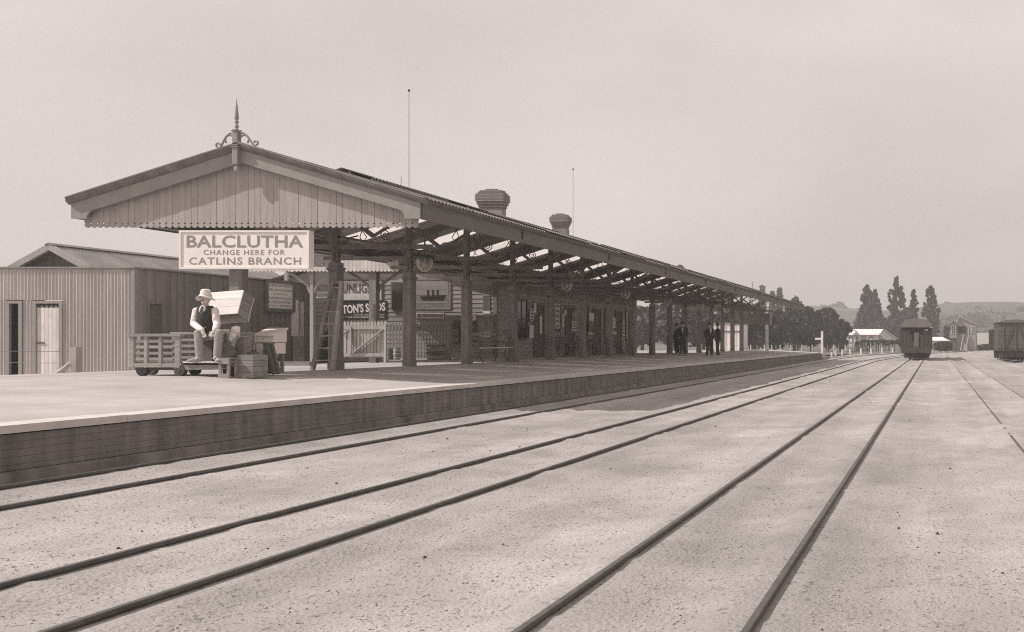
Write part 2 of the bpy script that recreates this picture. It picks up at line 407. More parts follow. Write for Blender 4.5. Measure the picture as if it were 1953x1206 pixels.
# hills
def ridge(pts, Y, depth, name, mat):
    xs = np.array([p[0] for p in pts], float); zs = np.array([p[1] for p in pts], float)
    xx = np.linspace(xs[0], xs[-1], 160); zz = np.interp(xx, xs, zs)
    V = []; rows = 14
    for j in range(rows):
        t = j / (rows - 1); s = math.sin(t * PI / 2)
        nn = vnoise(xx * .02 + 3, np.full_like(xx, j * .7) + 5, 9) * Y * .006
        V.append(np.stack([xx, np.full_like(xx, Y - depth * (1 - t)), -2 + (zz + 2) * s + nn * s], 1))
    V.append(np.stack([xx, np.full_like(xx, Y + depth), np.full_like(xx, -2)], 1))
    V = np.concatenate(V); n = len(xx); R_ = rows + 1
    ii = np.arange(n * R_).reshape(R_, n)
    F = np.stack([ii[:-1, :-1].ravel(), ii[:-1, 1:].ravel(), ii[1:, 1:].ravel(), ii[1:, :-1].ravel()], 1)
    return fast_obj(name, V, F, mat, kind='structure', smooth=True)
HY = 700.
hp = [(x, PZ(y, HY)) for x, y in ((-2500, 600), (-900, 600), (400, 596), (1200, 592), (1500, 586), (1560, 582), (1610, 588), (1660, 593), (1700, 593), (1780, 590), (1800, 584), (1850, 583), (1930, 584), (2000, 588), (2600, 600), (4200, 604))]
ridge([(PX(x, HY), z) for x, z in hp], HY, 300, 'hills', 'hill')

# ------------------------------------------------------------------ foliage
def quads(C, size, seed, squash=.6):
    r = np.random.default_rng(seed); n = len(C)
    a = r.normal(size=(n, 3)); a /= np.linalg.norm(a, axis=1)[:, None]
    h = r.normal(size=(n, 3)); b = np.cross(a, h); b /= np.linalg.norm(b, axis=1)[:, None]
    s = size * (.5 + r.random(n))[:, None]
    V = np.stack([C - a * s, C - b * s * squash, C + a * s, C + b * s * squash], 1).reshape(-1, 3)
    return V, np.arange(4 * n).reshape(n, 4)
def tree(name, label, cat, base, h, rad, mat, group, seed, kind='column', n=2600, size=.3, trunk=.12, lean=0.):
    """crown of leaf faces gathered into clumps on limbs; kind: column (poplar), cone (conifer), round"""
    r = np.random.default_rng(seed); base = Vector(base)
    t = thing(name, label, cat, base, group)
    nc = {'column': 90, 'cone': 130, 'round': 60}[kind]
    cl = []
    for i in range(nc):
        u = (i + r.random()) / nc
        if kind == 'column': R_ = rad * (math.sin(PI * min(1, .22 + u * .76)) ** .75) * (.7 + .4 * r.random()); z = h * (.05 + .93 * u); cr = rad * (.42 - .26 * u)
        elif kind == 'cone': R_ = rad * (min(1, 1.6 * (1 - u)) ** .85 + .03) * (.62 + .55 * r.random()); z = h * (.03 + .96 * u); cr = rad * (.28 - .19 * u)
        else:
            q = r.normal(size=3); q /= np.linalg.norm(q); z = h * (.52 + .42 * q[2] * (.6 + .4 * r.random())); R_ = rad * math.sqrt(max(0, 1 - q[2] ** 2)) * (.6 + .45 * r.random()); cr = rad * .3
        if kind != 'round' and r.random() < .22: R_ *= 1.22; cr *= .55
        th = r.random() * 2 * PI; k = r.random() ** .45
        cl.append((base.x + R_ * k * math.cos(th) + lean * z, base.y + R_ * k * math.sin(th), base.z + z, max(cr * (.7 + .6 * r.random()), size * 1.1)))
    cl = np.array(cl); pick = r.integers(0, nc, n)
    d = r.normal(size=(n, 3)); d /= np.linalg.norm(d, axis=1)[:, None]
    C = cl[pick, :3] + d * (cl[pick, 3] * (r.random(n) ** .5))[:, None] * np.array([1, 1, .85 if kind == 'round' else 1.25])
    V, F = quads(C, size, seed)
    fast_obj('crown', V, F, mat, t)
    b = MB(); zt = h * (.9 if kind != 'round' else .55)
    b.tube([base + Vector((0, 0, -.2)), base + Vector((lean * zt * .5, 0, zt * .5)), base + Vector((lean * zt, 0, zt))], [trunk, trunk * .7, trunk * .15], 7)
    for i in range(0, nc, 4):
        p = cl[i, :3]; zz = max(.15 * h, p[2] - base.z - rad * .5)
        b.tube([(base.x + lean * zz, base.y, base.z + zz), tuple(p)], [trunk * .3, trunk * .08], 4)
    b.build('trunk', 'bark', t)
    return t

# dark willows and hedge trees beyond the platform end
TG = 'dark leafy trees beyond the platform end'
wil = [(1440, 578, 30, 150), (1478, 590, 34, 140), (1515, 573, 32, 158), (1548, 584, 26, 142), (1578, 582, 22, 150), (1602, 605, 16, 138)]
wl = ['dark leafy tree behind the far end of the canopy, leftmost in the thicket', 'low dark tree behind the white prop post at the canopy end', 'tall dark tree rising above the tip of the canopy fascia',
      'dark bushy tree just left of the white crossbar post', 'dark bushy tree directly behind the white crossbar post', 'smaller dark tree at the right edge of the thicket beside the cottage']
for i, (px, top, hw, Y) in enumerate(wil):
    tree('willow_tree', wl[i], 'tree', (PX(px, Y), Y, -.1), PZ(top, Y) + .1, hw * Y / 2000 * 1.25, 'leaf', TG, 30 + i, 'round', 7000, .27, .25)
wl2 = ['dark tree seen through the posts beyond the station building, nearest the building', 'dark tree seen between the canopy posts, left of the standing men', 'dark tree seen between the canopy posts, behind the standing men', 'dark tree seen behind the pale hut under the canopy end']
for i, (px, Y) in enumerate(((1225, 130), (1285, 124), (1342, 135), (1400, 128))):
    tree('willow_tree', wl2[i], 'tree', (PX(px, Y), Y, .2), 5.6 + i % 2, 3.1, 'leaf2' if i < 2 else 'leaf', TG, 50 + i, 'round', 3600, .36, .25)
PG = 'slim poplars showing over the canopy roof'
for i, (px, top, hw, Y, lb) in enumerate(((1454, 545, 4, 230, 'slim poplar tip above the roof, left of the other tips'), (1473, 556, 3, 235, 'short poplar tip above the roof, in the middle'),
                                 (1487, 550, 6, 225, 'broad pointed poplar tip above the roof, right of the others'), (1518, 569, 11, 190, 'ragged tree top showing over the end of the canopy roof'), (1296, 508, 9, 150, 'leafy tree top peeping over the middle of the canopy roof'))):
    tree('poplar_tree', lb, 'tree', (PX(px, Y), Y, -.1), PZ(top, Y) + .1, max(hw, 5) * Y / 2000 * 1.15, 'leaf2', PG, 70 + i, 'column', 2200, .4, .2)
CG = 'tall dark trees behind the cottage and carriage'
tree('macrocarpa_tree', 'broad dark pointed conifer behind the white roofed cottage', 'tree', (PX(1654, 235), 235, 0), PZ(544, 235), 3.5, 'leaf', CG, 90, 'cone', 16000, .24, .3)
tree('macrocarpa_tree', 'dark side spire growing against the right of the broad conifer', 'tree', (PX(1669, 232), 232, 0), PZ(553, 232), 2.5, 'leaf', CG, 91, 'cone', 10000, .22, .2)
tree('macrocarpa_tree', 'tallest dark conifer, standing just left of the carriage', 'tree', (PX(1710, 230), 230, 0), PZ(529, 230), 3.0, 'leaf', CG, 92, 'cone', 13000, .24, .3)
tree('macrocarpa_tree', 'thin dark spire close right of the tallest conifer', 'tree', (PX(1742, 232), 232, 0), PZ(552, 232), 1.1, 'leaf', CG, 93, 'column', 3400, .26, .2)
tree('poplar_tree', 'dark poplar standing alone just right of the carriage roof', 'tree', (PX(1775, 228), 228, 0), PZ(545, 228), 1.95, 'leaf', CG, 94, 'column', 8000, .22, .25)
tree('shrub_tree', 'squat spreading tree between tallest conifer and its thin spire', 'tree', (PX(1729, 228), 228, 0), PZ(585, 228), 2.9, 'leaf', CG, 95, 'round', 3600, .3, .2)
tree('shrub_tree', 'low dark tree behind the right end of the cottage', 'tree', (PX(1700, 226), 226, 0), PZ(606, 226), 3.2, 'leaf', CG, 96, 'round', 4200, .32, .2)
HG = 'bushy trees along the hilltop'
for i, (px, top, hw, lb) in enumerate(((1572, 585, 16, 'hazy bush clump on the hilltop above the dark thicket'), (1600, 577, 15, 'hazy rounded bush standing out on the hilltop left of the broad conifer'), (1640, 590, 9, 'small hazy bush on the skyline behind the broad conifer'),
                                     (1808, 578, 17, 'hazy bush clump on the hilltop above the signal box'), (1838, 581, 16, 'hazy bush on the hilltop right of the signal box roof'), (1880, 583, 20, 'hazy bush clump on the hilltop above the goods wagons'), (1925, 582, 20, 'hazy bush clump on the hilltop at the right edge'))):
    tree('hill_bush', lb, 'bush', (PX(px, HY), HY - 6, PZ(600, HY)), (600 - top) * .35, hw * .35, 'bush', HG, 110 + i, 'round', 1500, 1.0, .5)
for i in range(44):
    px = 1785 + (i % 30) * 6.0 + random.uniform(-4, 4); Y = random.uniform(430, 640)
    tree('hill_tree', 'hazy tree on the wooded slope behind the signal box', 'tree', (PX(px, Y), Y, -5 + 19 * math.sin(max(0, min(1, (Y - 400) / 300)) * PI / 2)), random.uniform(7, 11), random.uniform(5, 9), 'bush', 'trees on the hill slope behind the signal box', 140 + i, 'round', 1000, .9, .4)
def hedge(x0, x1, top, Y, seed, label, n=2600):
    r = np.random.default_rng(seed); X0, X1 = PX(x0, Y), PX(x1, Y)
    xx = X0 + (X1 - X0) * r.random(n); H = PZ(top, Y); hz = H * (.8 + .35 * vnoise(xx * .8, xx * 0, seed))
    C = np.stack([xx, Y + r.normal(size=n) * .45, hz * r.random(n) ** .6], 1); V, F = quads(C, .2, seed)
    return tag(fast_obj('hedge', V, F, 'leaf'), label, 'hedge')
hedge(1632, 1720, 648, 150, 5, 'dark clipped hedge in front of the white roofed cottage', 3600)
hedge(1782, 1815, 652, 158, 6, 'dark hedge in front of the low white roofed shed')
hedge(1862, 1885, 657, 175, 7, 'dark hedge between the signal box and the goods wagons')
hedge(1800, 1830, 612, 210, 8, 'tall dark bushes left of the signal box', 3000)

exec_parts = True
# ------------------------------------------------------------------ platform
EX = -9.3; FZ = .50; TZ = .715; RX = -13.6
def edge_x(Y): return EX + (max(0, Y - 55) / 29) * .25
def plat_z(X): return TZ if X < RX else FZ + (TZ - FZ) * (X - (EX - .36)) / (RX - (EX - .36))
b = MB(); Ys = [2, 55, 84]
v = []
for Y in Ys: v += [(-17.6, Y, TZ), (RX, Y, TZ), (edge_x(Y) - .36, Y, FZ), (edge_x(Y) - .36, Y, -.1), (-17.6, Y, -.1)]
f = [(i * 5 + j, i * 5 + (j + 1) % 5, (i + 1) * 5 + (j + 1) % 5, (i + 1) * 5 + j) for i in range(2) for j in range(5)] + [(0, 1, 2, 3, 4), (14, 13, 12, 11, 10)]
v += [(-17.6, 91, -.06), (RX, 91, -.06), (edge_x(84), 91, -.06)]
f += [(10, 11, 16, 15), (11, 12, 17, 16), (12, 13, 17)]
platform = b.add(v, f).build('platform', 'platform', kind='structure')
cs = None
y = 2.0; rr = random.Random(3)
while y < 83.6:
    L = min(rr.uniform(2.2, 3.2), 83.9 - y); e0, e1 = edge_x(y), edge_x(y + L - .008)
    dz = rr.uniform(-.004, .004)
    MB().add([(e0 - .40, y, FZ + .004 + dz), (e0 + .02, y, FZ + .004 + dz), (e1 + .02, y + L - .008, FZ + .004 + dz), (e1 - .40, y + L - .008, FZ + .004 + dz),
              (e0 - .40, y, FZ - .09), (e0 + .02, y, FZ - .075), (e1 + .02, y + L - .008, FZ - .075), (e1 - .40, y + L - .008, FZ - .09)],
             [(0, 1, 2, 3), (7, 6, 5, 4), (0, 4, 5, 1), (1, 5, 6, 2), (2, 6, 7, 3), (3, 7, 4, 0)]).build('coping_stone', 'coping', platform)
    y += L
course = [(.41, .335), (.332, .257), (.254, .179), (.176, .101), (.098, .045)]
for ci, (z1, z0) in enumerate(course):
    y = 2.0 - rr.uniform(0, 2)
    while y < 83.6:
        L = min(rr.uniform(3.6, 4.9), 83.9 - y); a = y + .003; c = y + L - .003
        pr = rr.uniform(-.002, .003)
        MB().add([(edge_x(a) - .12, a, z0), (edge_x(a) - .02 + pr, a, z0), (edge_x(c) - .02 + pr, c, z0), (edge_x(c) - .12, c, z0),
                  (edge_x(a) - .12, a, z1), (edge_x(a) - .02 + pr, a, z1), (edge_x(c) - .02 + pr, c, z1), (edge_x(c) - .12, c, z1)],
                 [(3, 2, 1, 0), (4, 5, 6, 7), (0, 1, 5, 4), (1, 2, 6, 5), (2, 3, 7, 6), (3, 0, 4, 7)]).build('wall_plank', 'wall_plank', platform)
        y += L
y = 2.0
while y < 83.6:
    L = min(6.0, 83.9 - y)
    MB().add([(edge_x(y) - .1, y, -.12), (edge_x(y) + .06, y, -.12), (edge_x(y + L) + .06, y + L - .01, -.12), (edge_x(y + L) - .1, y + L - .01, -.12),
              (edge_x(y) - .1, y, .045), (edge_x(y) + .06, y, .03), (edge_x(y + L) + .06, y + L - .01, .03), (edge_x(y + L) - .1, y + L - .01, .045)],
             [(3, 2, 1, 0), (4, 5, 6, 7), (0, 1, 5, 4), (1, 2, 6, 5), (2, 3, 7, 6), (3, 0, 4, 7)]).build('sill_beam', 'wall_plank', platform)
    y += L

# ------------------------------------------------------------------ canopy
Y0, Y1 = 20.1, 78.2                        # barge face, far end
AX, AZ = -13.31, 5.135                      # ridge
XL, XR, EZ = -16.61, -9.765, 4.085           # eave edges (top)
SL = (AZ - EZ) / (XR - AX); SLL = (AZ - EZ) / (AX - XL)
def roof_z(x): return AZ - (x - AX) * SL if x > AX else AZ - (AX - x) * SLL
PY = [20.47 + 3.32 * k for k in range(17)]
can = thing('station_canopy', 'long gabled platform canopy on dark posts with scalloped board gable', 'canopy', (RX, 20.47, TZ))
# gable boards with round lobes and drilled joints
GY = Y0 + .145; n = 53; gx0, gx1 = PX(160.5, GY), PX(798, GY); gw = (gx1 - gx0) / n; zb = 3.545
for i in range(n):
    a = gx0 + i * gw + .0025; c = gx0 + (i + 1) * gw - .0025; r = (c - a) / 2; mid = (a + c) / 2; hz = zb + r + .025
    poly = [(a, roof_z(a) - .1), (a, hz + .017)]
    poly += [(a + .017 * math.sin(t), hz + .017 * math.cos(t)) for t in (R(45), R(90), R(135))] + [(a, hz - .017)]
    poly += [(mid - r * math.cos(t), zb + r - r * math.sin(t)) for t in np.linspace(0, PI, 11)]
    poly += [(c, hz - .017)] + [(c - .017 * math.sin(t), hz + .017 * math.cos(t)) for t in (R(135), R(90), R(45))] + [(c, hz + .017), (c, roof_z(c) - .1)]
    dy = rr.uniform(-.003, .003)
    MB().prism(poly, 'xz', GY + dy, GY + dy + .022).build('gable_board', 'gable', can)
# barge boards: sloping band with a quarter-round eave block
for s in (-1, 1):
    xe = XL + .04 if s < 0 else XR - .115
    def q(x, d): return (x, roof_z(x) - d)
    bw_, bh0, bh1 = .30, .115, .36
    xi = xe - s * .30; zbk = 3.705
    rc = .13
    poly = [q(AX, bh0), q(AX, bh1)]
    x2 = xi - s * rc * 1.3; poly.append(q(x2, bh1))
    z2 = roof_z(x2) - bh1
    for t in np.linspace(.15, 1, 8):
        poly.append((x2 + (xi - x2) * math.sin(t * PI / 2), z2 - rc * 1.15 * (1 - math.cos(t * PI / 2)) - .02 * t))
    poly += [(xi, zbk), (xe, zbk), q(xe, bh0)]
    MB().prism(poly, 'xz', Y0, Y0 + .05).build('barge_board', 'barge', can)
    # cove moulding under the verge: leans out over the barge board
    def pt(x, d, y): return (x, y, roof_z(x) - d)
    xc = XL if s < 0 else XR
    prof_ = [(.112, Y0 - .004), (.10, Y0 - .03), (.045, Y0 - .085), (.035, Y0 - .09), (.005, Y0 - .09), (.005, Y0 + .05), (.112, Y0 + .05)]
    k = len(prof_); v = [pt(AX, d, yy) for d, yy in prof_] + [pt(xc, d, yy) for d, yy in prof_]
    MB().add(v, [(i, (i + 1) % k, k + (i + 1) % k, k + i) for i in range(k)] + [tuple(range(k)), tuple(range(2 * k - 1, k - 1, -1))]).build('verge_moulding', 'post', can)  # dark post paint stands in for shade in the cove
    v = [pt(AX, -.025, Y0 - .10), pt(AX, .003, Y0 - .10), pt(AX, .003, Y0 + .2), pt(AX, -.025, Y0 + .2), pt(xc, -.025, Y0 - .10), pt(xc, .003, Y0 - .10), pt(xc, .003, Y0 + .2), pt(xc, -.025, Y0 + .2)]
    MB().add(v, [(0, 1, 5, 4), (1, 2, 6, 5), (2, 3, 7, 6), (3, 0, 4, 7), (3, 2, 1, 0), (4, 5, 6, 7)]).build('verge_capping', 'roof_iron', can)
# apex post, finial, pendant, scrolls
fx = PX(454, Y0)
fin = MB().bbox(fx - .055, fx + .055, Y0 - .10, Y0 + .02, 4.74, 5.345, .012)
fin.box(fx - .075, fx + .075, Y0 - .12, Y0 + .04, 5.06, 5.075).box(fx - .07, fx + .07, Y0 - .115, Y0 + .035, 5.10, 5.115)
fin.lathe([(.0, -.01), (.07, 0), (.10, .03), (.115, .045), (.0, .05)], (fx, Y0 - .04, 5.34), 4)
fin = fin.build('finial_post', 'barge', can)
pr_ = [(.03, 0), (.035, .03), (.02, .06), (.038, .10), (.038, .13), (.022, .165), (.018, .19), (.038, .235), (.036, .26), (.02, .29), (.036, .33), (.038, .38), (.028, .55), (.016, .72), (.006, .84), (.003, .93)]
MB().lathe([(r_ * .95, h_ * .67) for r_, h_ in pr_], (fx, Y0 - .04, 5.385), 12).build('spire', 'barge', fin, True)
MB().lathe([(.0, .06), (.03, .04), (.022, 0), (.038, -.04), (.044, -.075), (.03, -.12), (.0, -.15)], (fx, Y0 - .04, 4.72), 12).build('pendant', 'gable', fin, True)
for s in (-1, 1):
    p = [];  cx, cz = fx + s * .14, 5.21
    for t in np.linspace(0, 1, 14):
        a = R(170) - t * R(215); p.append((cx + s * .085 * math.cos(a), Y0 - .03, cz + .085 * math.sin(a)))
    ex = fx + s * .34; ez = roof_z(ex) + .05
    p2 = [(fx + s * .06, Y0 - .03, 5.33), (fx + s * .13, Y0 - .03, 5.335), (fx + s * .2, Y0 - .03, 5.28), (fx + s * .25, Y0 - .03, 5.2), (fx + s * .30, Y0 - .03, ez + .03), (ex, Y0 - .03, ez - .01), (ex + s * .05, Y0 - .03, ez + .02), (ex + s * .06, Y0 - .03, ez + .07), (ex + s * .02, Y0 - .03, ez + .09), (ex - s * .02, Y0 - .03, ez + .06)]
    mb = MB().tube(p2, .02, 6).tube(p, .017, 6)
    mb.beam((fx + s * .05, Y0 - .03, roof_z(fx + s * .05) + .02), (ex + s * .16, Y0 - .03, roof_z(ex + s * .16) + .02), .05, .035)
    mb.build('scroll_bracket', 'barge', fin, True)
# fascias
for xe, nm in ((XR, 'fascia_board'), (XL, 'fascia_board')):
    s = 1 if xe == XR else -1; y = Y0 + .05
    while y < Y1 - .1:
        L = min(6.64, Y1 - y)
        MB().box(min(xe - s * .085, xe - s * .125), max(xe - s * .085, xe - s * .125), y, y + L - .004, 3.705, 4.03).build(nm, 'fascia', can)
        MB().prism([(xe - s * .083, 3.99), (xe - s * .02, 4.03), (xe, 4.05), (xe, 4.085), (xe - s * .083, 4.085)], 'xz', y, y + L - .004).build('eave_moulding', 'fascia', can)
        MB().box(min(xe - s * .3, xe - s * .128), max(xe - s * .3, xe - s * .128), y, y + L - .004, 3.74, 3.76).build('soffit_board', 'lining', can)
        y += L
for k in range(1, 16, 2):
    MB().beam((XR - .075, PY[k] + 1.2, 3.84), (XR - .075, PY[k] + 1.2, 4.0), .05, .05, (0, 1, 0)).lathe([(.0, 0), (.035, .01), (.03, .05), (.0, .06)], (XR - .075, PY[k] + 1.2, 3.79), 6).build('eave_bracket', 'iron_dark', can)
# roof sheets, lining, skylights
ybays = [Y0 + .02] + [PY[0] + 3.32 * k + 3.32 * .5 for k in range(17)] + [Y1]
sk = [PY[k] + 3.32 * .62 for k in range(17)]
HWS = .7
def slope_sheet(y0, y1, xa, xb, name='roof_sheet', lift=0., mat='roof_iron'):
    fn = lambda u, t, d: (t, u, roof_z(t) + .012 + lift + d)
    return corr(y0, y1, .15, .018, fn, [xa, xb], 4).build(name, mat, can, True)
def lining(y0, y1, xa, xb):
    b = MB().add([(xa, y0, roof_z(xa) - .05), (xb, y0, roof_z(xb) - .05), (xb, y1, roof_z(xb) - .05), (xa, y1, roof_z(xa) - .05),
                  (xa, y0, roof_z(xa) - .07), (xb, y0, roof_z(xb) - .07), (xb, y1, roof_z(xb) - .07), (xa, y1, roof_z(xa) - .07)],
                 [(0, 1, 2, 3), (7, 6, 5, 4), (0, 4, 5, 1), (1, 5, 6, 2), (2, 6, 7, 3), (3, 7, 4, 0)])
    return b.build('lining_panel', 'lining', can)
SXA, SXB = -16.25, -14.15
for i in range(len(ybays) - 1):
    a, c = ybays[i], ybays[i + 1]
    slope_sheet(a, c, AX, XR + .03); lining(a, c, AX, XR - .13)
    s0 = None
    for q_ in sk:
        if a < q_ - HWS < c or a < q_ + HWS < c:
            s0, s1 = max(a, q_ - HWS), min(c, q_ + HWS)
    holes = sorted([(max(a, q_ - HWS), min(c, q_ + HWS)) for q_ in sk if q_ + HWS > a and q_ - HWS < c])
    y = a
    for (h0, h1) in holes:
        if h0 > y + .05: slope_sheet(y, h0, AX, XL - .03); lining(y, h0, XL + .13, AX)
        slope_sheet(h0, h1, AX, SXB); lining(h0, h1, SXB, AX)
        slope_sheet(h0, h1, SXA, XL - .03); lining(h0, h1, XL + .13, SXA)
        y = h1
    if c > y + .05: slope_sheet(y, c, AX, XL - .03); lining(y, c, XL + .13, AX)
for q_ in sk:
    if q_ > Y1 - 1: continue
    zz = lambda x, d=0: roof_z(x) + d
    fr = MB()
    for yy in (q_ - HWS, q_ + HWS): fr.beam((SXA, yy, zz(SXA)), (SXB, yy, zz(SXB)), .04, .07)
    for xx in (SXA, SXB): fr.beam((xx, q_ - HWS, zz(xx)), (xx, q_ + HWS, zz(xx)), .04, .07)
    fr = fr.build('skylight_frame', 'fascia', can)
    MB().add([(SXA, q_ - HWS, zz(SXA, .03)), (SXB, q_ - HWS, zz(SXB, .03)), (SXB, q_ + HWS, zz(SXB, .03)), (SXA, q_ + HWS, zz(SXA, .03))], [(0, 1, 2, 3)]).build('skylight_pane', 'skylight', fr)
# raised ventilator sheets along the ridge and loose sheet ends over the eave
for (ya, yb, x0, x1, h) in ((23.5, 27.2, -13.55, -12.6, .10), (27.2, 31.0, -13.5, -11.6, .085), (31.0, 34.0, -13.5, -10.6, .05), (34.0, 38.0, -13.5, -12.2, .085), (38, 41.8, -13.5, -11.0, .045), (41.8, 45.6, -13.5, -12.4, .09),
                            (45.6, 49.0, -13.5, -11.2, .05), (49.0, 52.6, -13.5, -12.4, .09), (55, 59, -13.5, -12.0, .09), (62, 66, -13.5, -12.2, .09), (69, 73, -13.5, -11.8, .08)):
    vt = corr(ya, yb, .15, .016, lambda u, t, d: (t, u, roof_z(t) + h + d), [x0, AX, x1], 4)
    vt.build('ridge_ventilator', 'roof_iron', can, True)
    c_ = MB()
    for xx in np.arange(max(x0, AX) + .15, x1, .5): c_.box(xx, xx + .04, ya + .02, yb - .02, roof_z(xx) + .012, roof_z(xx) + h - .017)
    c_.build('ventilator_batten', 'fascia', can)
for ya, yb in ((26.2, 29.6), (32.4, 35.2), (38.4, 41.2), (47, 49.4), (56, 59)):
    corr(ya, yb, .15, .016, lambda u, t, d: (t, u, roof_z(t) + .055 + d), [-11.4, XR + .06], 4).build('eave_sheet', 'roof_iron', can, True)
# posts with struts, scrolls and rods
def post_meshes():
    P_ = {}
    w = .125
    b = MB().bbox(-w, w, -w, w, 0, 2.42, .035).bbox(-.07, .07, -.07, .07, 2.42, 3.05, .012)
    b.bbox(-w - .012, w + .012, -w - .012, w + .012, 0, .16, .03)
    P_['shaft'] = b
    c = MB()
    for z, e in ((2.24, .018), (2.274, .03)): c.bbox(-w - e, w + e, -w - e, w + e, z, z + .035, .03)
    P_['capital'] = c
    return P_
pm = post_meshes()
post_me = pm['shaft'].mesh('post', m['post']); cap_me = pm['capital'].mesh('capital', m['post'])
# truss (local: x across, z from rail level), built once and shared
tb = MB()
zt = lambda x: roof_z(x + RX) - .16
tb.beam((XL - RX + .14, 0, zt(XL - RX + .14)), (AX - RX, 0, zt(AX - RX)), .09, .18).beam((AX - RX, 0, zt(AX - RX)), (XR - RX - .14, 0, zt(XR - RX - .14)), .09, .18)
tie_me = MB().beam((-2.2, 0, 3.50), (2.2, 0, 3.50), .07, .10).mesh('tie_beam', m['post'])
truss_me = tb.mesh('truss', m['post'])
sb = MB().beam((0, 0, 4.4), (.85, 0, 3.74), .07, .09).beam((.85, 0, 3.74), (2.0, 0, zt(2.0)), .05, .06).beam((0, 0, 3.7), (0, 0, zt(0)), .13, .13)
strut_me = sb.mesh('strut', m['post'])
def spiral(cx, cz, s, r0=.145, turns=1.9):
    pts = []
    for t in np.linspace(0, 1, 26):
        a = t * turns * 2 * PI + R(200); r = r0 * (1 - .86 * t); pts.append((cx + s * r * math.cos(a), 0, cz + r * math.sin(a)))
    return pts
def scroll_parts(sd):
    L = [('scroll', MB().tube(spiral(sd * .62, 4.12, sd), .014, 5))]
    L.append(('bracket', MB().tube([(sd * .07, 0, 3.25), (sd * .12, 0, 3.5), (sd * .30, 0, 3.70), (sd * .5, 0, 3.75)], .018, 5)))
    for dx in (1.2, 1.75):
        L.append(('rod', MB().tube([(sd * dx, 0, 3.9), (sd * (dx + .08), 0, 4.05), (sd * (dx + .02), 0, 4.22), (sd * (dx - .12), 0, min(zt(sd * dx), 4.45))], .012, 5)))
        L.append(('rod', MB().tube([(sd * dx, 0, 3.9), (sd * (dx - .1), 0, 4.05), (sd * (dx + .12), 0, min(zt(sd * (dx + .12)), 4.35))], .012, 5)))
    return L
scroll_mes = [(nm, b.mesh(nm, m['iron_dark'], True)) for sd in (-1, 1) for nm, b in scroll_parts(sd)]
_j = MB()
for sd in (-1, 1):
    for nm, b in scroll_parts(sd): _j.add(b.v, b.f)
scroll_me = _j.mesh('scrollwork', m['iron_dark'], True)
knee_me = {sd: MB().tube([(0, sd * .07, 3.2), (0, sd * .12, 3.45), (0, sd * .3, 3.63), (0, sd * .55, 3.71)], .02, 6).mesh('knee_brace', m['post']) for sd in (-1, 1)}
for k, y in enumerate(PY):
    p = inst('post', post_me, (RX, y, TZ), can); inst('capital', cap_me, (RX, y, TZ), p)
    inst('truss', truss_me, (RX, y, 0), can)
    if k: inst('tie_beam', tie_me, (RX, y, 0), can)
    inst('strut', strut_me, (RX, y, 0), can)
    if k < 9:
        for nm, me_ in scroll_mes: inst(nm, me_, (RX, y, 0), can)
    else: inst('scrollwork', scroll_me, (RX, y, 0), can, kind='stuff')
    for sd in (-1, 1):
        if k or sd > 0: inst('knee_brace', knee_me[sd], (RX, y, 0), can)
for i in range(16):
    MB().box(RX - .07, RX + .07, PY[i] + .002, PY[i + 1] - .002, 3.70, 3.755).build('longitudinal_beam', 'post', can)
    for xx in (-14.0, -11.6): MB().box(xx - .05, xx + .05, PY[i] + .05, PY[i + 1] - .05, roof_z(xx) - .19, roof_z(xx) - .08).build('purlin', 'post', can)

# lamps
lamp = thing('hanging_lamp', 'large hanging globe lamp under the near bays of the canopy', 'lamp', (-13.15, 27.0, 3.2), 'hanging globe lamps under the canopy')
MB().tube([(-13.15, 27, 3.56), (-13.15, 27, 4.0)], .014, 6).build('stem', 'iron_dark', lamp)
MB().lathe([(.05, .40), (.06, .34), (.21, .30), (.215, .285), (.0, .29)], (-13.15, 27, 3.2), 18).build('shade', 'iron_dark', lamp, True)
MB().lathe([(.185, .28), (.195, .20), (.18, .10), (.14, .02), (.07, -.045), (.0, -.06)], (-13.15, 27, 3.2), 20).build('globe', 'globe', lamp, True)
MB().lathe([(.02, .28), (.03, .2), (.05, .17), (.05, .1), (.02, .06), (.0, .06)], (-13.15, 27, 3.2), 10).build('burner', 'offwhite', lamp, True)
for y, lb in ((37.4, 'second hanging globe lamp along the canopy from the gable'), (44.5, 'third hanging globe lamp along the canopy from the gable'), (51.5, 'fourth hanging globe lamp along the canopy from the gable'), (58.8, 'fifth hanging globe lamp along the canopy from the gable'), (66, 'farthest hanging globe lamp along the canopy')):
    dup(lamp, (-13.15, y, 3.2), lb)

# ------------------------------------------------------------------ station sign
SY = 20.225
sx0, sx1 = PX(341, SY), PX(589, SY); z1, z0 = PZ(439.5, SY), PZ(513, SY); cxs = (sx0 + sx1) / 2
sg = thing('station_sign', 'large white station name board hung below the scalloped gable', 'sign', (cxs, SY, z0))
MB().box(sx0 + .03, sx1 - .03, SY + .02, SY + .15, z0 + .03, z1 - .03).build('board', 'white', sg)
fr = MB().box(sx0, sx1, SY, SY + .17, z1 - .034, z1).box(sx0, sx1, SY, SY + .17, z0, z0 + .034).box(sx0, sx0 + .034, SY, SY + .17, z0 + .034, z1 - .034).box(sx1 - .034, sx1, SY, SY + .17, z0 + .034, z1 - .034)
fr.build('frame', 'white', sg)
def stext(body, x0, x1, y0, y1, bold, sp=1.0):
    text(body, (x1 - x0) * SY / 2000, (y1 - y0) * SY / 2000, (PX((x0 + x1) / 2, SY), SY + .017, PZ((y0 + y1) / 2, SY)), 'letter', sg, bold=bold, space=sp)
stext('BALCLUTHA', 354.5, 577, 449, 472.5, .022, 1.04)
stext('CHANGE HERE FOR', 387, 542, 476.5, 486.5, .012, 1.2)
stext('CATLINS BRANCH', 359.5, 573, 491, 505, .012, 1.15)

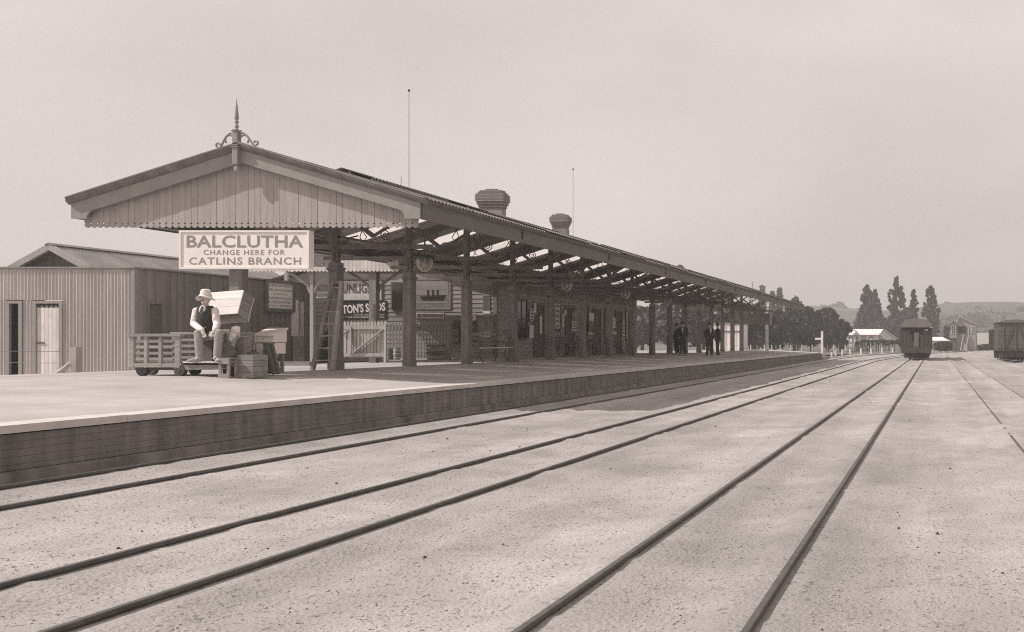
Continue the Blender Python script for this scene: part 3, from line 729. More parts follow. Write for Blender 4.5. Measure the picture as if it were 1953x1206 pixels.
# ------------------------------------------------------------------ ladder against the second post
ld = thing('ladder', 'dark tapering wooden ladder leaning against a canopy post', 'ladder', (PX(614, 23.2), 23.2, TZ))
ba, bb = P(596, 706, 23.15), P(634, 707, 23.15); ta, tb_ = P(636, 538, 23.58), P(652, 537, 23.58); ba.z = bb.z = TZ
MB().beam(ba, ta, .07, .09, (0, 1, 0)).build('stile', 'post', ld); MB().beam(bb, tb_, .07, .09, (0, 1, 0)).build('stile', 'trolley', ld)
for t in np.linspace(.11, .93, 7):
    MB().beam(ba.lerp(ta, t) + Vector((.03, -.02, 0)), bb.lerp(tb_, t) + Vector((-.03, -.02, 0)), .05, .026, (0, 0, 1)).build('rung', 'trolley', ld)
MB().beam(ta + Vector((-.02, -.01, -.02)), tb_ + Vector((.02, -.01, -.02)), .07, .06).build('rung', 'post', ld)

# ------------------------------------------------------------------ luggage trolley
TY = 19.2
tx = lambda px, Y=TY: PX(px, Y)
tro = thing('luggage_trolley', 'slatted wooden luggage trolley standing on the sunlit platform', 'trolley', (-14.2, TY + .4, TZ))
xa, xb, xm = tx(247), tx(418), tx(345)
dz = PZ(692, TY); yb_ = TY + .88
MB().box(xa, xm, TY, TY + .07, dz - .085, dz - .005).build('side_beam', 'trolley', tro)
MB().box(xm + .003, xb, TY + .02, TY + .09, dz - .13, dz - .045).build('side_beam', 'crate_old', tro)
MB().box(xa, xb, yb_ - .07, yb_, dz - .085, dz - .005).build('side_beam', 'trolley', tro)
MB().box(xa + .002, xa + .07, TY + .072, yb_ - .072, dz - .085, dz - .005).build('end_beam', 'trolley', tro)
MB().box(xb - .07, xb - .002, TY + .092, yb_ - .072, dz - .085, dz - .005).build('end_beam', 'trolley', tro)
i = 0; x = xa
while x < xb - .05:
    off = -.03 if x > xm else .075
    MB().box(x, x + .07, TY + off + (.012 if i % 2 else 0), yb_ - .075, dz - .004, dz + .02).build('deck_slat', 'crate_new' if x > xm else 'trolley', tro); x += .083; i += 1
zt_ = PZ(638, TY)
for px in (250, 277.5, 305, 338):
    w = .05 if px in (250, 338) else .03
    MB().bbox(tx(px) - w, tx(px) + w, TY - .004, TY + .05, dz - .09, zt_ - .04, .006).build('stanchion', 'trolley', tro)
MB().box(tx(243), tx(346), TY - .03, TY + .08, zt_ - .038, zt_ + .012).build('top_rail', 'trolley', tro)
zr = PZ(636, yb_)
X2 = lambda px: PX(px, yb_)
for z in (PZ(651, yb_), PZ(662, yb_), PZ(674, yb_), PZ(685, yb_)):
    MB().box(X2(258), X2(330) - .004, yb_ + .0, yb_ + .03, z - .028, z + .028).build('back_slat', 'trolley', tro)
for z in (PZ(648.5, yb_), PZ(660, yb_), PZ(671, yb_), PZ(682, yb_)):
    MB().box(X2(330) + .004, X2(428), yb_ - .01, yb_ + .02, z - .026, z + .026).build('back_slat', 'trolley', tro)
MB().box(X2(327), X2(430), yb_ - .04, yb_ + .04, zr - .02, zr + .022).build('top_rail', 'trolley', tro)
for px in (262, 328, 359, 387, 426): MB().box(X2(px) - .03, X2(px) + .03, yb_ + .031, yb_ + .07, dz - .08, zr - .021).build('stanchion', 'trolley', tro)
for px, yy in ((273, TY + .12), (345, TY + .05), (290, yb_ - .12), (372, yb_ - .12)):
    xx = PX(px, yy); wz = plat_z(xx) + .10
    w = MB().lathe([(.0, -.05), (.09, -.05), (.10, -.042), (.10, .042), (.09, .05), (.0, .05)], (xx, yy, wz), 20, 'y').build('wheel', 'iron_dark', tro, True)
    MB().lathe([(.0, -.06), (.028, -.06), (.028, .06), (.0, .06)], (xx, yy, wz), 10, 'y').build('hub', 'steel', w, True)
    MB().box(xx - .055, xx + .055, yy - .03, yy + .03, wz + .02, dz - .087).build('axle_bracket', 'iron_dark', tro)
MB().beam((PX(275, TY + .12), TY + .12, TZ + .13), (PX(345, TY + .05), TY + .06, TZ + .12), .03, .03).build('drawbar', 'iron_dark', tro)

# ------------------------------------------------------------------ cases and boxes by the trolley
def crate(name, label, c, dims, rot, mat, planks=3, group='cases piled beside the trolley', shade_mat=None, lid=True, floor=True):
    """planked wooden case; c = centre, dims = (w, d, h)"""
    w, d, h = dims; t = .02; root = thing(name, label, 'crate', (0, 0, 0), group)
    bh = h / planks
    for i in range(planks):
        a, z = -h / 2 + i * bh + .003, -h / 2 + (i + 1) * bh - .003
        MB().box(-w / 2, w / 2, -d / 2, -d / 2 + t, a, z).build('plank', mat, root); MB().box(-w / 2, w / 2, d / 2 - t, d / 2, a, z).build('plank', mat, root)
        MB().box(-w / 2, -w / 2 + t, -d / 2 + t, d / 2 - t, a, z).build('plank', shade_mat or mat, root); MB().box(w / 2 - t, w / 2, -d / 2 + t, d / 2 - t, a, z).build('plank', shade_mat or mat, root)  # second, darker material paints the shade on the case sides
    nb = max(2, int(d / .14))
    for i in range(nb):
        a, z = -d / 2 + t + (d - 2 * t) * i / nb + .002, -d / 2 + t + (d - 2 * t) * (i + 1) / nb - .002
        if floor: MB().box(-w / 2 + t, w / 2 - t, a, z, -h / 2 + .002, -h / 2 + t).build('plank', shade_mat or mat, root)
        if lid: MB().box(-w / 2 + t, w / 2 - t, a, z, h / 2 - t, h / 2 - .002).build('plank', mat, root)
    root.location = c; root.rotation_euler = rot; return root
cx0, cx1 = 397, 461
crate('packing_case', 'large pale new pine case upended and tilted on top of the pile', P(429, 583, 20.12) + Vector((0, .1, -.03)), (.68, .34, .52), (R(-27), R(-4.5), R(0)), 'crate_new', 3, shade_mat='crate_old', floor=False)
crate('packing_case', 'pale case beneath the tilted pine case, behind the cloth', P(432, 648, 20.15) + Vector((0, .22, 0)), (.56, .42, .34), (0, R(6), R(-8)), 'crate_new', 2, shade_mat='crate_old')
crate('packing_case', 'grey weathered case at the right, halfway up the pile', P(455, 660, 20.0) + Vector((0, .08, .0)), (.26, .20, .38), (0, R(3), R(-6)), 'crate_old', 2)
c_ = P(469, 696, 19.35); crate('packing_case', 'grey slatted case standing upright on the platform by the post', Vector((c_.x, 19.55, plat_z(c_.x) + .222)), (.29, .40, .43), (0, 0, R(-3)), 'crate_old', 4)
c_ = P(436, 696, 19.6); crate('packing_case', 'dark case standing on the platform between trolley and pile', Vector((c_.x, 19.95, plat_z(c_.x) + .226)), (.46, .36, .45), (0, 0, R(2)), 'trim', 3)
# small open frame crate at the front
fc = thing('frame_crate', 'small open frame crate standing upright at the end of the trolley', 'crate', (PX(429, 19.2), 19.2, plat_z(PX(429, 19.2))), 'cases piled beside the trolley')
xl, xr, zf = PX(419, 19.15), PX(439.5, 19.15), plat_z(PX(429, 19.15)); zt2 = PZ(685, 19.15)
for x in (xl, xr - .045):
    for y in (19.12, 19.32): MB().box(x, x + .045, y, y + .03, zf, zt2).build('upright', 'trolley', fc)
MB().box(xl, xr, 19.10, 19.118, zt2 - .09, zt2 + .002).build('plank', 'trolley', fc); MB().box(xl, xr, 19.10, 19.118, zf + .002, zf + .08).build('plank', 'trolley', fc)
MB().box(xl, xr, 19.12, 19.35, zt2 + .002, zt2 + .02).build('plank', 'trolley', fc); MB().box(xl + .046, xr - .046, 19.13, 19.34, zf + .01, zf + .025).build('plank', 'crate_old', fc)
# cloth and parcel
def lump(name, label, cat, balls, mat, vox=.02, group=None):
    b = MB()
    for c, r in balls: b.ball(c, r, 12, 8)
    o = remesh(b, name, mat, None, vox); tag(o, label, cat, group); return o
def remesh(mb, name, mat, parent, vox, smooth_it=2, kind=None):
    a = np.array(mb.v); o_ = tuple(float(t) for t in (a.min(0) + a.max(0)) / 2)
    me = mb.mesh(name + '_src', m[mat], False, o_)
    ob = bpy.data.objects.new(name + '_src', me); COL.objects.link(ob)
    md = ob.modifiers.new('r', 'REMESH'); md.mode = 'VOXEL'; md.voxel_size = vox
    if smooth_it:
        ms = ob.modifiers.new('s', 'SMOOTH'); ms.factor = .5; ms.iterations = smooth_it
    dg = bpy.context.evaluated_depsgraph_get(); dg.update()
    me2 = bpy.data.meshes.new_from_object(ob.evaluated_get(dg)); me2.name = name
    bpy.data.objects.remove(ob); bpy.data.meshes.remove(me)
    me2.polygons.foreach_set('use_smooth', [True] * len(me2.polygons))
    if not me2.materials: me2.materials.append(m[mat])
    o = bpy.data.objects.new(name, me2); COL.objects.link(o); place(o, parent, o_); return o
lump('cloth_bundle', 'crumpled pale cloth draped over the pile below the tilted case', 'cloth', [(P(449, 630, 19.85), (.085, .07, .085)), (P(444, 640, 19.83), (.06, .05, .07)), (P(440, 647, 19.82), (.04, .04, .05)), (P(453, 626, 19.87), (.05, .05, .04))], 'shirt', .015)
lump('sack', 'dark slumped sack lying against the cases behind the trolley end', 'sack', [(P(428, 668, 19.75), (.16, .14, .13)), (P(440, 676, 19.75), (.12, .14, .10)), (P(417, 676, 19.8), (.12, .14, .10)), (P(432, 688, 19.8), (.2, .16, .12))], 'sack', .02)

# white desk box on legs + dark trestle
DY = 20.62
dk = thing('letter_desk', 'white box desk with sloping lid beside the sign post', 'desk', (PX(503, DY), DY + .1, TZ))
xl, xr = PX(486, DY), PX(521.5, DY)
MB().prism([(DY, PZ(641, DY)), (DY + .42, PZ(641, DY) + .13), (DY + .42, PZ(653, DY)), (DY, PZ(653, DY))], 'yz', xl, xr).build('desk_case', 'white', dk)
MB().prism([(DY - .04, PZ(641, DY) - .006), (DY + .44, PZ(641, DY) + .142), (DY + .435, PZ(641, DY) + .168), (DY - .045, PZ(641, DY) + .02)], 'yz', xl - .02, xr + .025).build('lid', 'white', dk)
MB().box(xl + .01, xr - .01, DY + .03, DY + .40, PZ(675, DY), PZ(653, DY) - .012).build('lower_case', 'white', dk)
MB().box(xl + .008, xr - .15, DY + .03, DY + .39, PZ(681, DY), PZ(676.5, DY)).build('drawer_front', 'white', dk)
for x in (xl + .03, xr - .08):
    for y in (DY + .05, DY + .34): MB().box(x, x + .05, y, y + .05, TZ, PZ(676.8, DY) if y > DY + .2 else PZ(681.3, DY)).build('leg', 'crate_old', dk)
tr = thing('trestle', 'dark wooden trestle standing in front of the white desk', 'trestle', (PX(515, 20.4), 20.4, TZ))
for y in (20.36, 20.50):
    MB().beam(Vector((PX(506.5, 20.4), y, TZ)), Vector((PX(509, 20.4), y, PZ(655, 20.4))), .05, .07, (0, 1, 0)).build('leg', 'trim', tr)
    MB().beam(Vector((PX(526, 20.4), y, TZ)), Vector((PX(511, 20.4), y, PZ(656, 20.4))), .05, .08, (0, 1, 0)).build('leg', 'trim', tr)
MB().box(PX(504, 20.4), PX(515, 20.4), 20.32, 20.55, PZ(657, 20.4), PZ(653.5, 20.4)).build('top_bar', 'trim', tr)

# ------------------------------------------------------------------ people
def seated_man():
    Y = 19.35
    root = thing('person', 'man in pale brimmed hat, white sleeves and dark waistcoat sitting on the trolley', 'person', (PX(397, Y), Y, PZ(690, 19.2)))
    q = lambda px, py, y: P(px, py, y)
    hip = q(394, 638, 19.72); shl, shr = q(374, 593, 19.68), q(410, 592.5, 19.68); neck = q(392, 583.5, 19.66)
    hl, hr = q(384, 641, 19.72), q(404, 641, 19.72)
    kl, kr = q(378, 636, 19.30), q(418, 635, 19.30)
    al, ar = q(380.5, 681, 19.26), q(414.5, 680, 19.26)
    el, er = q(369.5, 618, 19.62), q(414, 618, 19.62); wl_, wr = q(386, 631, 19.30), q(410.5, 629.5, 19.28)
    head = q(391.8, 568.5, 19.60)
    # body: one continuous surface, head to feet
    b = MB()
    b.limb(hip, neck + Vector((0, 0, -.09)), .125, .115).limb(shl + Vector((.03, 0, 0)), shr - Vector((.03, 0, 0)), .06, .06)
    b.limb(neck, head + Vector((0, 0, -.03)), .05, .05)
    b.ball(head, (.082, .096, .118), 18, 14).ball(head + Vector((0, -.035, -.075)), (.05, .05, .045), 12, 8)
    b.limb(head + Vector((0, -.09, .015)), head + Vector((0, -.112, -.022)), .012, .016)          # nose
    b.ball(head + Vector((-.076, .005, -.01)), (.012, .022, .032)).ball(head + Vector((.076, .005, -.01)), (.012, .022, .032))   # ears
    b.limb(head + Vector((-.022, -.09, -.058)), head + Vector((.022, -.09, -.058)), .009, .009)   # lips
    b.ball(head + Vector((0, -.075, -.098)), (.026, .022, .02))
    b.limb(head + Vector((-.045, -.078, .035)), head + Vector((.045, -.078, .035)), .013, .013)   # brow
    for h_, k_, a_ in ((hl, kl, al), (hr, kr, ar)):
        b.limb(h_, k_, .068, .048).limb(k_, a_, .05, .035).limb(a_, a_ + Vector((.01, -.1, -.035)), .035, .025)
    for s, sh, e, w, d in ((-1, shl, el, wl_, Vector((.05, -.02, -.09))), (1, shr, er, wr, Vector((-.045, -.03, -.09)))):
        b.limb(sh, e, .045, .036).limb(e, w, .038, .026)
        d = d.normalized(); side = d.cross(Vector((0, 1, 0))).normalized() * -1
        palm = w + d * .07; b.limb(w, palm, .026, .03).limb(palm - side * .016, palm + side * .016, .02, .02)
        for i, (o_, L) in enumerate(((-.032, .062), (-.011, .074), (.011, .07), (.032, .056))):
            k0 = palm + side * o_ + d * .018; k1 = k0 + (d + Vector((0, -.25, .05))).normalized() * L * .5; k2 = k1 + (d + Vector((-s * .25, .25, 0))).normalized() * L * .45
            b.limb(k0, k1, .0095, .009, 8).limb(k1, k2, .009, .0075, 8)
        t0 = w + d * .025 - side * s * -.026 * -1; t1 = t0 + (d * .6 + Vector((-s * .5, -.4, 0))).normalized() * .04; t2 = t1 + d * .032
        b.limb(t0, t1, .012, .011, 8).limb(t1, t2, .010, .008, 8)
    remesh(b, 'body', 'skin', root, .0068, 3)
    # clothes
    b = MB()
    b.limb(hip + Vector((0, 0, .04)), neck + Vector((0, .01, -.15)), .125, .115).limb(shl + Vector((.03, 0, .0)), shr - Vector((.03, 0, 0)), .058, .058)
    for sh, e, w in ((shl, el, wl_), (shr, er, wr)):
        b.limb(sh, e, .062, .060).limb(e, w.lerp(e, .14), .062, .053).limb(w.lerp(e, .12), w.lerp(e, .05), .047, .046)
        r9 = random.Random(int(sh.x * 100))
        for t_ in (.25, .45, .65, .85):
            b.ball(sh.lerp(e, t_) + Vector((r9.uniform(-.02, .02), r9.uniform(-.03, 0), 0)), r9.uniform(.046, .058), 10, 6)
            b.ball(e.lerp(w, t_ * .9) + Vector((r9.uniform(-.012, .012), -.008, r9.uniform(-.02, .01))), r9.uniform(.04, .05), 10, 6)
    b.ball(neck + Vector((0, -.045, -.065)), (.07, .06, .075)).ball(neck + Vector((0, -.03, -.025)), (.055, .045, .04))
    b.lathe([(.075, -.05), (.064, -.01), (.057, .025), (.05, .025)], neck + Vector((0, 0, .0)), 14)
    remesh(b, 'shirt', 'shirt', root, .012, 2)
    b = MB()
    n_ = 28; v = []; rings = []
    prof = [(-.03, .140, .155), (.05, .140, .150), (.14, .143, .145), (.24, .150, .145), (.34, .150, .142), (.42, .155, .130), (.49, .152, .108), (.535, .125, .09)]
    for (dz_, rx, ry) in prof:
        c = hip.lerp(neck, max(0, dz_ / .57)); c.z = hip.z + dz_
        for i in range(n_):
            a = 2 * PI * i / n_; vx, vy = rx * math.cos(a), ry * math.sin(a)
            v.append((c.x + vx, c.y + vy, c.z - (.05 if (dz_ < 0 and vy < 0) else 0) * abs(math.sin(a)) + 0 - (.11 * max(0, -math.sin(a)) ** 14 * (dz_ - .38) / .14 if dz_ > .38 else 0)))
    f = [(i * n_ + k, i * n_ + (k + 1) % n_, (i + 1) * n_ + (k + 1) % n_, (i + 1) * n_ + k) for i in range(len(prof) - 1) for k in range(n_)]
    vest = b.add(v, f).build('waistcoat', 'vest', root, True)
    MB().prism([(-.014, 0), (.014, 0), (.022, -.10), (0, -.13), (-.022, -.10)], 'xz', 0, .01).add([], []).build('necktie', 'black', None)
    nk = neck + Vector((0, -.02, -.03))
    for sd in (-1, 1): MB().add([nk + Vector((sd * .058, .0, .045)), nk + Vector((sd * .004, -.062, -.005)), nk + Vector((sd * .05, -.07, -.07)), nk + Vector((sd * .075, -.02, .0)), nk + Vector((sd * .058, .012, .045)), nk + Vector((sd * .004, -.05, -.005)), nk + Vector((sd * .05, -.055, -.07)), nk + Vector((sd * .075, -.008, .0))],
        [(0, 1, 2, 3), (7, 6, 5, 4), (0, 4, 5, 1), (1, 5, 6, 2), (2, 6, 7, 3), (3, 7, 4, 0)]).build('collar', 'white', root)
    tie = bpy.data.objects['necktie']; place(tie, root, tuple(neck + Vector((.002, -.112, -.075)))); tie.rotation_euler = (R(-18), 0, 0)
    cb = MB()
    for t in np.linspace(0, 1, 9): cb.ball(hip.lerp(neck, .25) + Vector((-.09 + .18 * t, -.158 + .03 * abs(t - .5), .0 - .03 * math.sin(t * PI))), .007, 6, 4)
    cb.build('watch_chain', 'offwhite', root)
    b = MB()
    b.limb(hip + Vector((-.06, 0, -.01)), hip + Vector((.06, 0, -.01)), .125, .125)
    for h_, k_, a_ in ((hl, kl, al), (hr, kr, ar)):
        b.limb(h_, k_, .092, .072).limb(k_, a_ + Vector((0, 0, .02)), .072, .066)
        r8 = random.Random(int(k_.x * 77))
        for t_ in (.15, .35, .55, .72, .9): b.ball(k_.lerp(a_, t_) + Vector((r8.uniform(-.02, .02), r8.uniform(-.02, .01), 0)), r8.uniform(.058, .068), 10, 6)
    remesh(b, 'trousers', 'trouser', root, .013, 2)
    for a_, s in ((al, -.04), (ar, .09)):
        b = MB(); fz = PZ(691, 19.2)
        a0 = Vector((a_.x, a_.y, fz + .05)); b.limb(a0 + Vector((0, .05, 0)), a0 + Vector((s, -.12, -.015)), .044, .04).ball(a0 + Vector((s * 1.4, -.17, -.022)), (.043, .06, .028)).limb(a0, a0 + Vector((0, 0, .06)), .045, .045)
        remesh(b, 'shoe', 'shoe', root, .012, 2)
    b = MB()
    c = head + Vector((0, .005, .04))
    b.lathe([(.0, .130), (.045, .127), (.072, .112), (.084, .07), (.092, .025), (.097, .0), (.12, -.010), (.145, -.026), (.158, -.036), (.154, -.040), (.12, -.018), (.094, -.008)], c, 24)
    for i, vv in enumerate(b.v):
        dx, dy = vv[0] - c.x, vv[1] - c.y; rr_ = math.hypot(dx, dy)
        if rr_ > .11: b.v[i] = (vv[0], vv[1], vv[2] - .06 * (dx / .17) ** 2 + .03 * (-dy / .17))
    b.build('hat', 'straw', root, True)
    MB().lathe([(.1, .004), (.096, .026), (.094, .026), (.097, .004)], c, 24).build('hat_band', 'offwhite', bpy.data.objects['hat'], True)
    # hair and face tones under the brim
    MB().ball(head + Vector((0, .035, .035)), (.084, .08, .085), 14, 10).build('hair', 'trim', root, True)
    mst = MB()
    mst.limb(head + Vector((-.026, -.096, -.045)), head + Vector((.026, -.096, -.045)), .008, .008, 8); mst.build('moustache', 'trim', root, True)
    ey = MB()
    for s in (-1, 1): ey.ball(head + Vector((s * .03, -.085, .012)), (.011, .008, .007), 8, 6)
    ey.build('eyes', 'black', root, True)
    return root
seated_man()
# box the man sits on
xx = PX(395, 19.75); tb2 = thing('wooden_box', 'wooden box on the trolley deck under the seated man', 'box', (xx, 19.78, dz + .021))
MB().box(xx - .13, xx + .15, 19.66, 19.98, dz + .021, dz + .43).build('box_body', 'trim', tb2); MB().box(xx - .15, xx + .17, 19.65, 19.99, dz + .431, dz + .45).build('box_lid', 'trim', tb2)

def standing(label, px, Y, h, turn, stance=.1, hatk='bowler', mat='suit', bend=0.):
    X_ = PX(px, Y); fz = plat_z(X_); s = h / 1.75
    root = thing('person', label, 'person', (0, 0, 0), 'men standing under the canopy')
    z = lambda v: v * s
    b = MB(); hd = Vector((bend * .3, 0, z(1.62)))
    b.limb((0, 0, z(.95)), (bend * .2, 0, z(1.32)), .12, .13).limb((-.15 * s, 0, z(1.4)), (.15 * s, 0, z(1.4)), .06, .06).limb((bend * .2, 0, z(1.42)), hd, .05, .05)
    b.ball(hd, (.074, .09, .113), 14, 10).limb(hd + Vector((0, -.085, .01)), hd + Vector((0, -.108, -.02)), .012, .015).ball(hd + Vector((0, -.03, -.075)), (.05, .05, .04))
    for q in (-1, 1):
        b.limb((q * .09, 0, z(.92)), (q * stance * .8, -.02, z(.5)), .08, .055).limb((q * stance * .8, -.02, z(.5)), (q * stance, .01, z(.08)), .055, .04).limb((q * stance, .01, z(.06)), (q * stance, -.13, z(.035)), .04, .03)
        e = Vector((q * .24, .03, z(1.12))); w = Vector((q * .16, -.14, z(.95))); b.limb((q * .18, 0, z(1.4)), e, .048, .038).limb(e, w, .038, .027)
        for k in range(4): b.limb(w + Vector((-.02 + .013 * k, 0, 0)), w + Vector((-.02 + .013 * k, -.05, -.06 + .006 * abs(k - 1))), .011, .008, 6)
        b.limb(w, w + Vector((-q * .035, -.03, -.03)), .012, .009, 6)
    remesh(b, 'body', 'skin', root, .012, 2)
    b = MB(); b.limb((0, 0, z(.88)), (bend * .2, 0, z(1.3)), .155, .16).limb((-.155 * s, 0, z(1.4)), (.155 * s, 0, z(1.4)), .075, .075)
    b.lathe([(.17, z(.76)), (.165, z(.9)), (.155, z(1.0))], (0, 0, 0), 16)
    for q in (-1, 1):
        e = Vector((q * .25, .03, z(1.12))); w = Vector((q * .17, -.12, z(.965))); b.limb((q * .18, 0, z(1.4)), e, .066, .058).limb(e, w, .056, .046)
    remesh(b, 'jacket', mat, root, .018, 2)
    b = MB()
    for q in (-1, 1): b.limb((q * .085, 0, z(.9)), (q * stance * .8, -.02, z(.5)), .105, .075).limb((q * stance * .8, -.02, z(.5)), (q * stance, .01, z(.1)), .072, .062)
    remesh(b, 'trousers', mat, root, .018, 2)
    MB().prism([(-.05, z(1.44)), (.05, z(1.44)), (.012, z(1.2)), (-.012, z(1.2))], 'xz', -.178, -.170).build('shirt_front', 'white', root)
    c = hd + Vector((0, 0, .055))
    MB().lathe([(.0, .10), (.06, .095), (.088, .06), (.094, .0), (.14, -.008), (.142, -.016), (.09, -.014)], c, 16).build('hat', 'black' if hatk == 'bowler' else 'straw', root, True)
    root.location = (X_, Y, fz); root.rotation_euler = (0, 0, turn); WL[root.name] = root.location.copy()
    return root
standing('man in dark suit and hat, left of the pair talking under the canopy', 1353, 53.2, 1.70, R(35), .13)
standing('man in dark suit, right of the pair, against the pale hut wall', 1369, 54.0, 1.72, R(-60), .08)
standing('dark suited man standing alone by the posts, left of the talking pair', 1302, 52.0, 1.66, R(10), .1)
standing('dark figure close behind the lone man by the canopy posts', 1291, 54.5, 1.55, R(-40), .1)

# ------------------------------------------------------------------ corrugated shed at left
SHY = 30.5; SX = PX(257.5, SHY); SZ = PZ(510, SHY); BZ = .28; SXL = -34.0; SYE = 39.4
sh = thing('goods_shed', 'corrugated iron shed with pale door and gabled roof behind', 'shed', (SX, SHY, BZ))
pw = .1
doors = [(PX(25, SHY) - .2, PX(43, SHY)), (PX(63, SHY), PX(120, SHY))]
dtop = PZ(574, SHY)
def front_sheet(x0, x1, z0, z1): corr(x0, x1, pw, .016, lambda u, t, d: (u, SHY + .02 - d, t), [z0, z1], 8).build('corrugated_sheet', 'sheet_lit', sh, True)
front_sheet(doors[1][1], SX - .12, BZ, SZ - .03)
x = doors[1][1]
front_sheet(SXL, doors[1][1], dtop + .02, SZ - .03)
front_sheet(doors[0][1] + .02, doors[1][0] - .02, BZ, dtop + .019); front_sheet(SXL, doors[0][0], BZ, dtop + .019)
MB().box(SX - .11, SX, SHY - .022, SHY + .1, BZ, SZ - .02).build('corner_board', 'barge', sh)
MB().box(SXL, SX + .03, SHY - .05, SHY + .25, SZ - .028, SZ + .012).build('parapet_flashing', 'roof_iron', sh)
for (a, c), nm in zip(doors, ('open', 'shut')):
    f_ = MB().box(a - .0, a + .10, SHY - .03, SHY + .06, BZ, dtop).box(c - .10, c, SHY - .03, SHY + .06, BZ, dtop).box(a + .1, c - .1, SHY - .03, SHY + .06, dtop - .08, dtop)
    f_.build('door_frame', 'barge', sh)
    if nm == 'open':
        MB().box(a - 1.2, c + .2, SHY + .5, SHY + .54, BZ, dtop + .3).box(a - 1.2, c + .2, SHY + .05, SHY + .5, dtop - .07, dtop + .3).build('doorway_shade', 'black', sh)  # black sheets stand in for the dark inside the doorway
        MB().box(a + .1, c - .1, SHY - .03, SHY + .29, BZ, BZ + .10).build('door_sill', 'barge', sh)
    else:
        d_ = thing('door_tmp', '', '', (a, SHY, BZ)); bpy.data.objects.remove(d_)
        n_ = 6; ww = (c - a - .2) / n_; back = MB().box(a + .1, c - .1, SHY + .05, SHY + .07, BZ + .05, dtop - .08).build('door', 'offwhite', sh)
        for i in range(n_): MB().box(a + .1 + i * ww + .003, a + .1 + (i + 1) * ww - .003, SHY + .015, SHY + .045, BZ + .06, dtop - .20).build('door_board', 'offwhite', back)
        nt_ = 5; tw = (c - a - .2) / nt_
        for i in range(nt_): MB().prism([(a + .1 + i * tw + .01, dtop - .085), (a + .1 + (i + 1) * tw - .01, dtop - .085), (a + .1 + (i + .5) * tw, dtop - .19)], 'xz', SHY + .0, SHY + .046).build('vent_tooth', 'black', back)
        MB().beam((a + .12, SHY + .0, BZ + 1.03), (a + .32, SHY + .0, BZ + 1.03), .03, .04).build('latch', 'iron_dark', back)
# side wall of wide boards with cover battens
yy = SHY + .1; bwid = .30
sdoor = (PX(285, 1) * 0 + SX * 2000 / (283 - 1784), SX * 2000 / (310 - 1784))
side = [('door', SX * 2000 / (282.5 - 1784), SX * 2000 / (311 - 1784), PZ(580, 31.3)), ('gap', SX * 2000 / (556 - 1784), SX * 2000 / (582 - 1784), 2.95)]
def in_gap(y0, y1):
    for nm, a, c, zt in side:
        if y1 > a + .02 and y0 < c - .02: return zt
    return None
cuts = sorted(set([SHY + .1, SYE] + [t for s_ in side for t in s_[1:3]]))
for a, c in zip(cuts[:-1], cuts[1:]):
    n_ = max(1, round((c - a) / bwid)); w_ = (c - a) / n_
    for i in range(n_):
        y0_, y1_ = a + i * w_, a + (i + 1) * w_; zt = in_gap(y0_, y1_)
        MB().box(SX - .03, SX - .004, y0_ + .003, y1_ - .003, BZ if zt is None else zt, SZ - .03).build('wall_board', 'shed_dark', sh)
        if i: MB().box(SX - .003, SX + .016, y0_ - .022, y0_ + .022, BZ if zt is None else zt, SZ - .04).build('cover_batten', 'shed_dark', sh)
MB().box(SX - .1, SX + .06, SHY + .26, SYE + .05, SZ - .029, SZ + .02).build('side_flashing', 'roof_iron', sh)
_, a, c, zt = side[0]
MB().box(SX - .06, SX - .032, a, c, BZ, zt).build('side_door', 'trim', sh)
MB().box(SX - .002, SX + .03, a - .06, a + .02, BZ, zt + .06).box(SX - .002, SX + .03, c - .02, c + .06, BZ, zt + .06).box(SX - .002, SX + .03, a + .021, c - .021, zt, zt + .06).build('side_door_frame', 'post', sh)
_, a, c, zt = side[1]
op = MB().box(SX - .5, SX - .46, a, c, BZ, zt).build('recess_shade', 'trim', sh)  # dark panel stands in for the shaded inside
MB().box(SX - .04, SX + .01, a + .02, a + .40, 1.55, zt - .1).build('daylight_panel', 'white', sh)  # two pale panels paint the daylight seen through the opening
MB().box(SX - .04, SX + .01, c - .28, c - .08, 1.55, zt - .16).build('daylight_panel', 'offwhite', sh)
MB().box(SX - 2, SX, SYE - .01, SYE + .03, BZ, SZ - .05).build('end_wall', 'shed_dark', sh)
MB().box(SX - 3, SX - .03, SHY + .26, SYE, SZ - .2, SZ - .18).build('lean_to_roof', 'roof_iron', sh)
# gabled main roof
RXs, RZs = PX(100, 31.0), PZ(467, 31.0)
gs = (RZs - PZ(507, 31.0)) / (PX(172, 31.0) - RXs)
def rz(x): return RZs - abs(x - RXs) * gs
ghw = PX(178, 31.0) - RXs
for s in (-1, 1):
    xe = RXs + s * ghw
    corr(31.0, 41.0, .15, .016, lambda u, t, d: (t, u, rz(t) + d), [RXs, xe], 4).build('roof_sheet', 'roof_iron', sh, True)
    v = []
    for d0, d1, ya, yb in ((.0, .20, 30.86, 30.95),):
        for x in (RXs, xe):
            for (d, y) in ((d0, ya), (d1, ya), (d1, yb), (d0, yb)): v.append((x, y, rz(x) - d + .03))
    MB().add(v, [(0, 1, 5, 4), (1, 2, 6, 5), (2, 3, 7, 6), (3, 0, 4, 7), (0, 3, 2, 1), (4, 5, 6, 7)]).build('gable_barge', 'gable', sh)
gb = corr(RXs - ghw + .12, RXs + ghw - .12, pw * 1.1, .013, lambda u, t, d: (u, 31.25 - d, SZ - .3 if t == 0 else rz(u) - .04), [0, 1], 6).build('gable_sheet', 'shed_dark', sh, True)
MB().prism([(RXs - .12, RZs - .02), (RXs, RZs + .05), (RXs + .12, RZs - .02), (RXs, RZs + .02)], 'xz', 30.84, 41).build('ridge_capping', 'roof_iron', sh)
text('AR', .34, .2, (RXs + 1.3, 0, 0), 'letter', sh, side=True); lt = bpy.data.objects[[o.name for o in sh.children if o.name.startswith('lettering')][-1]]
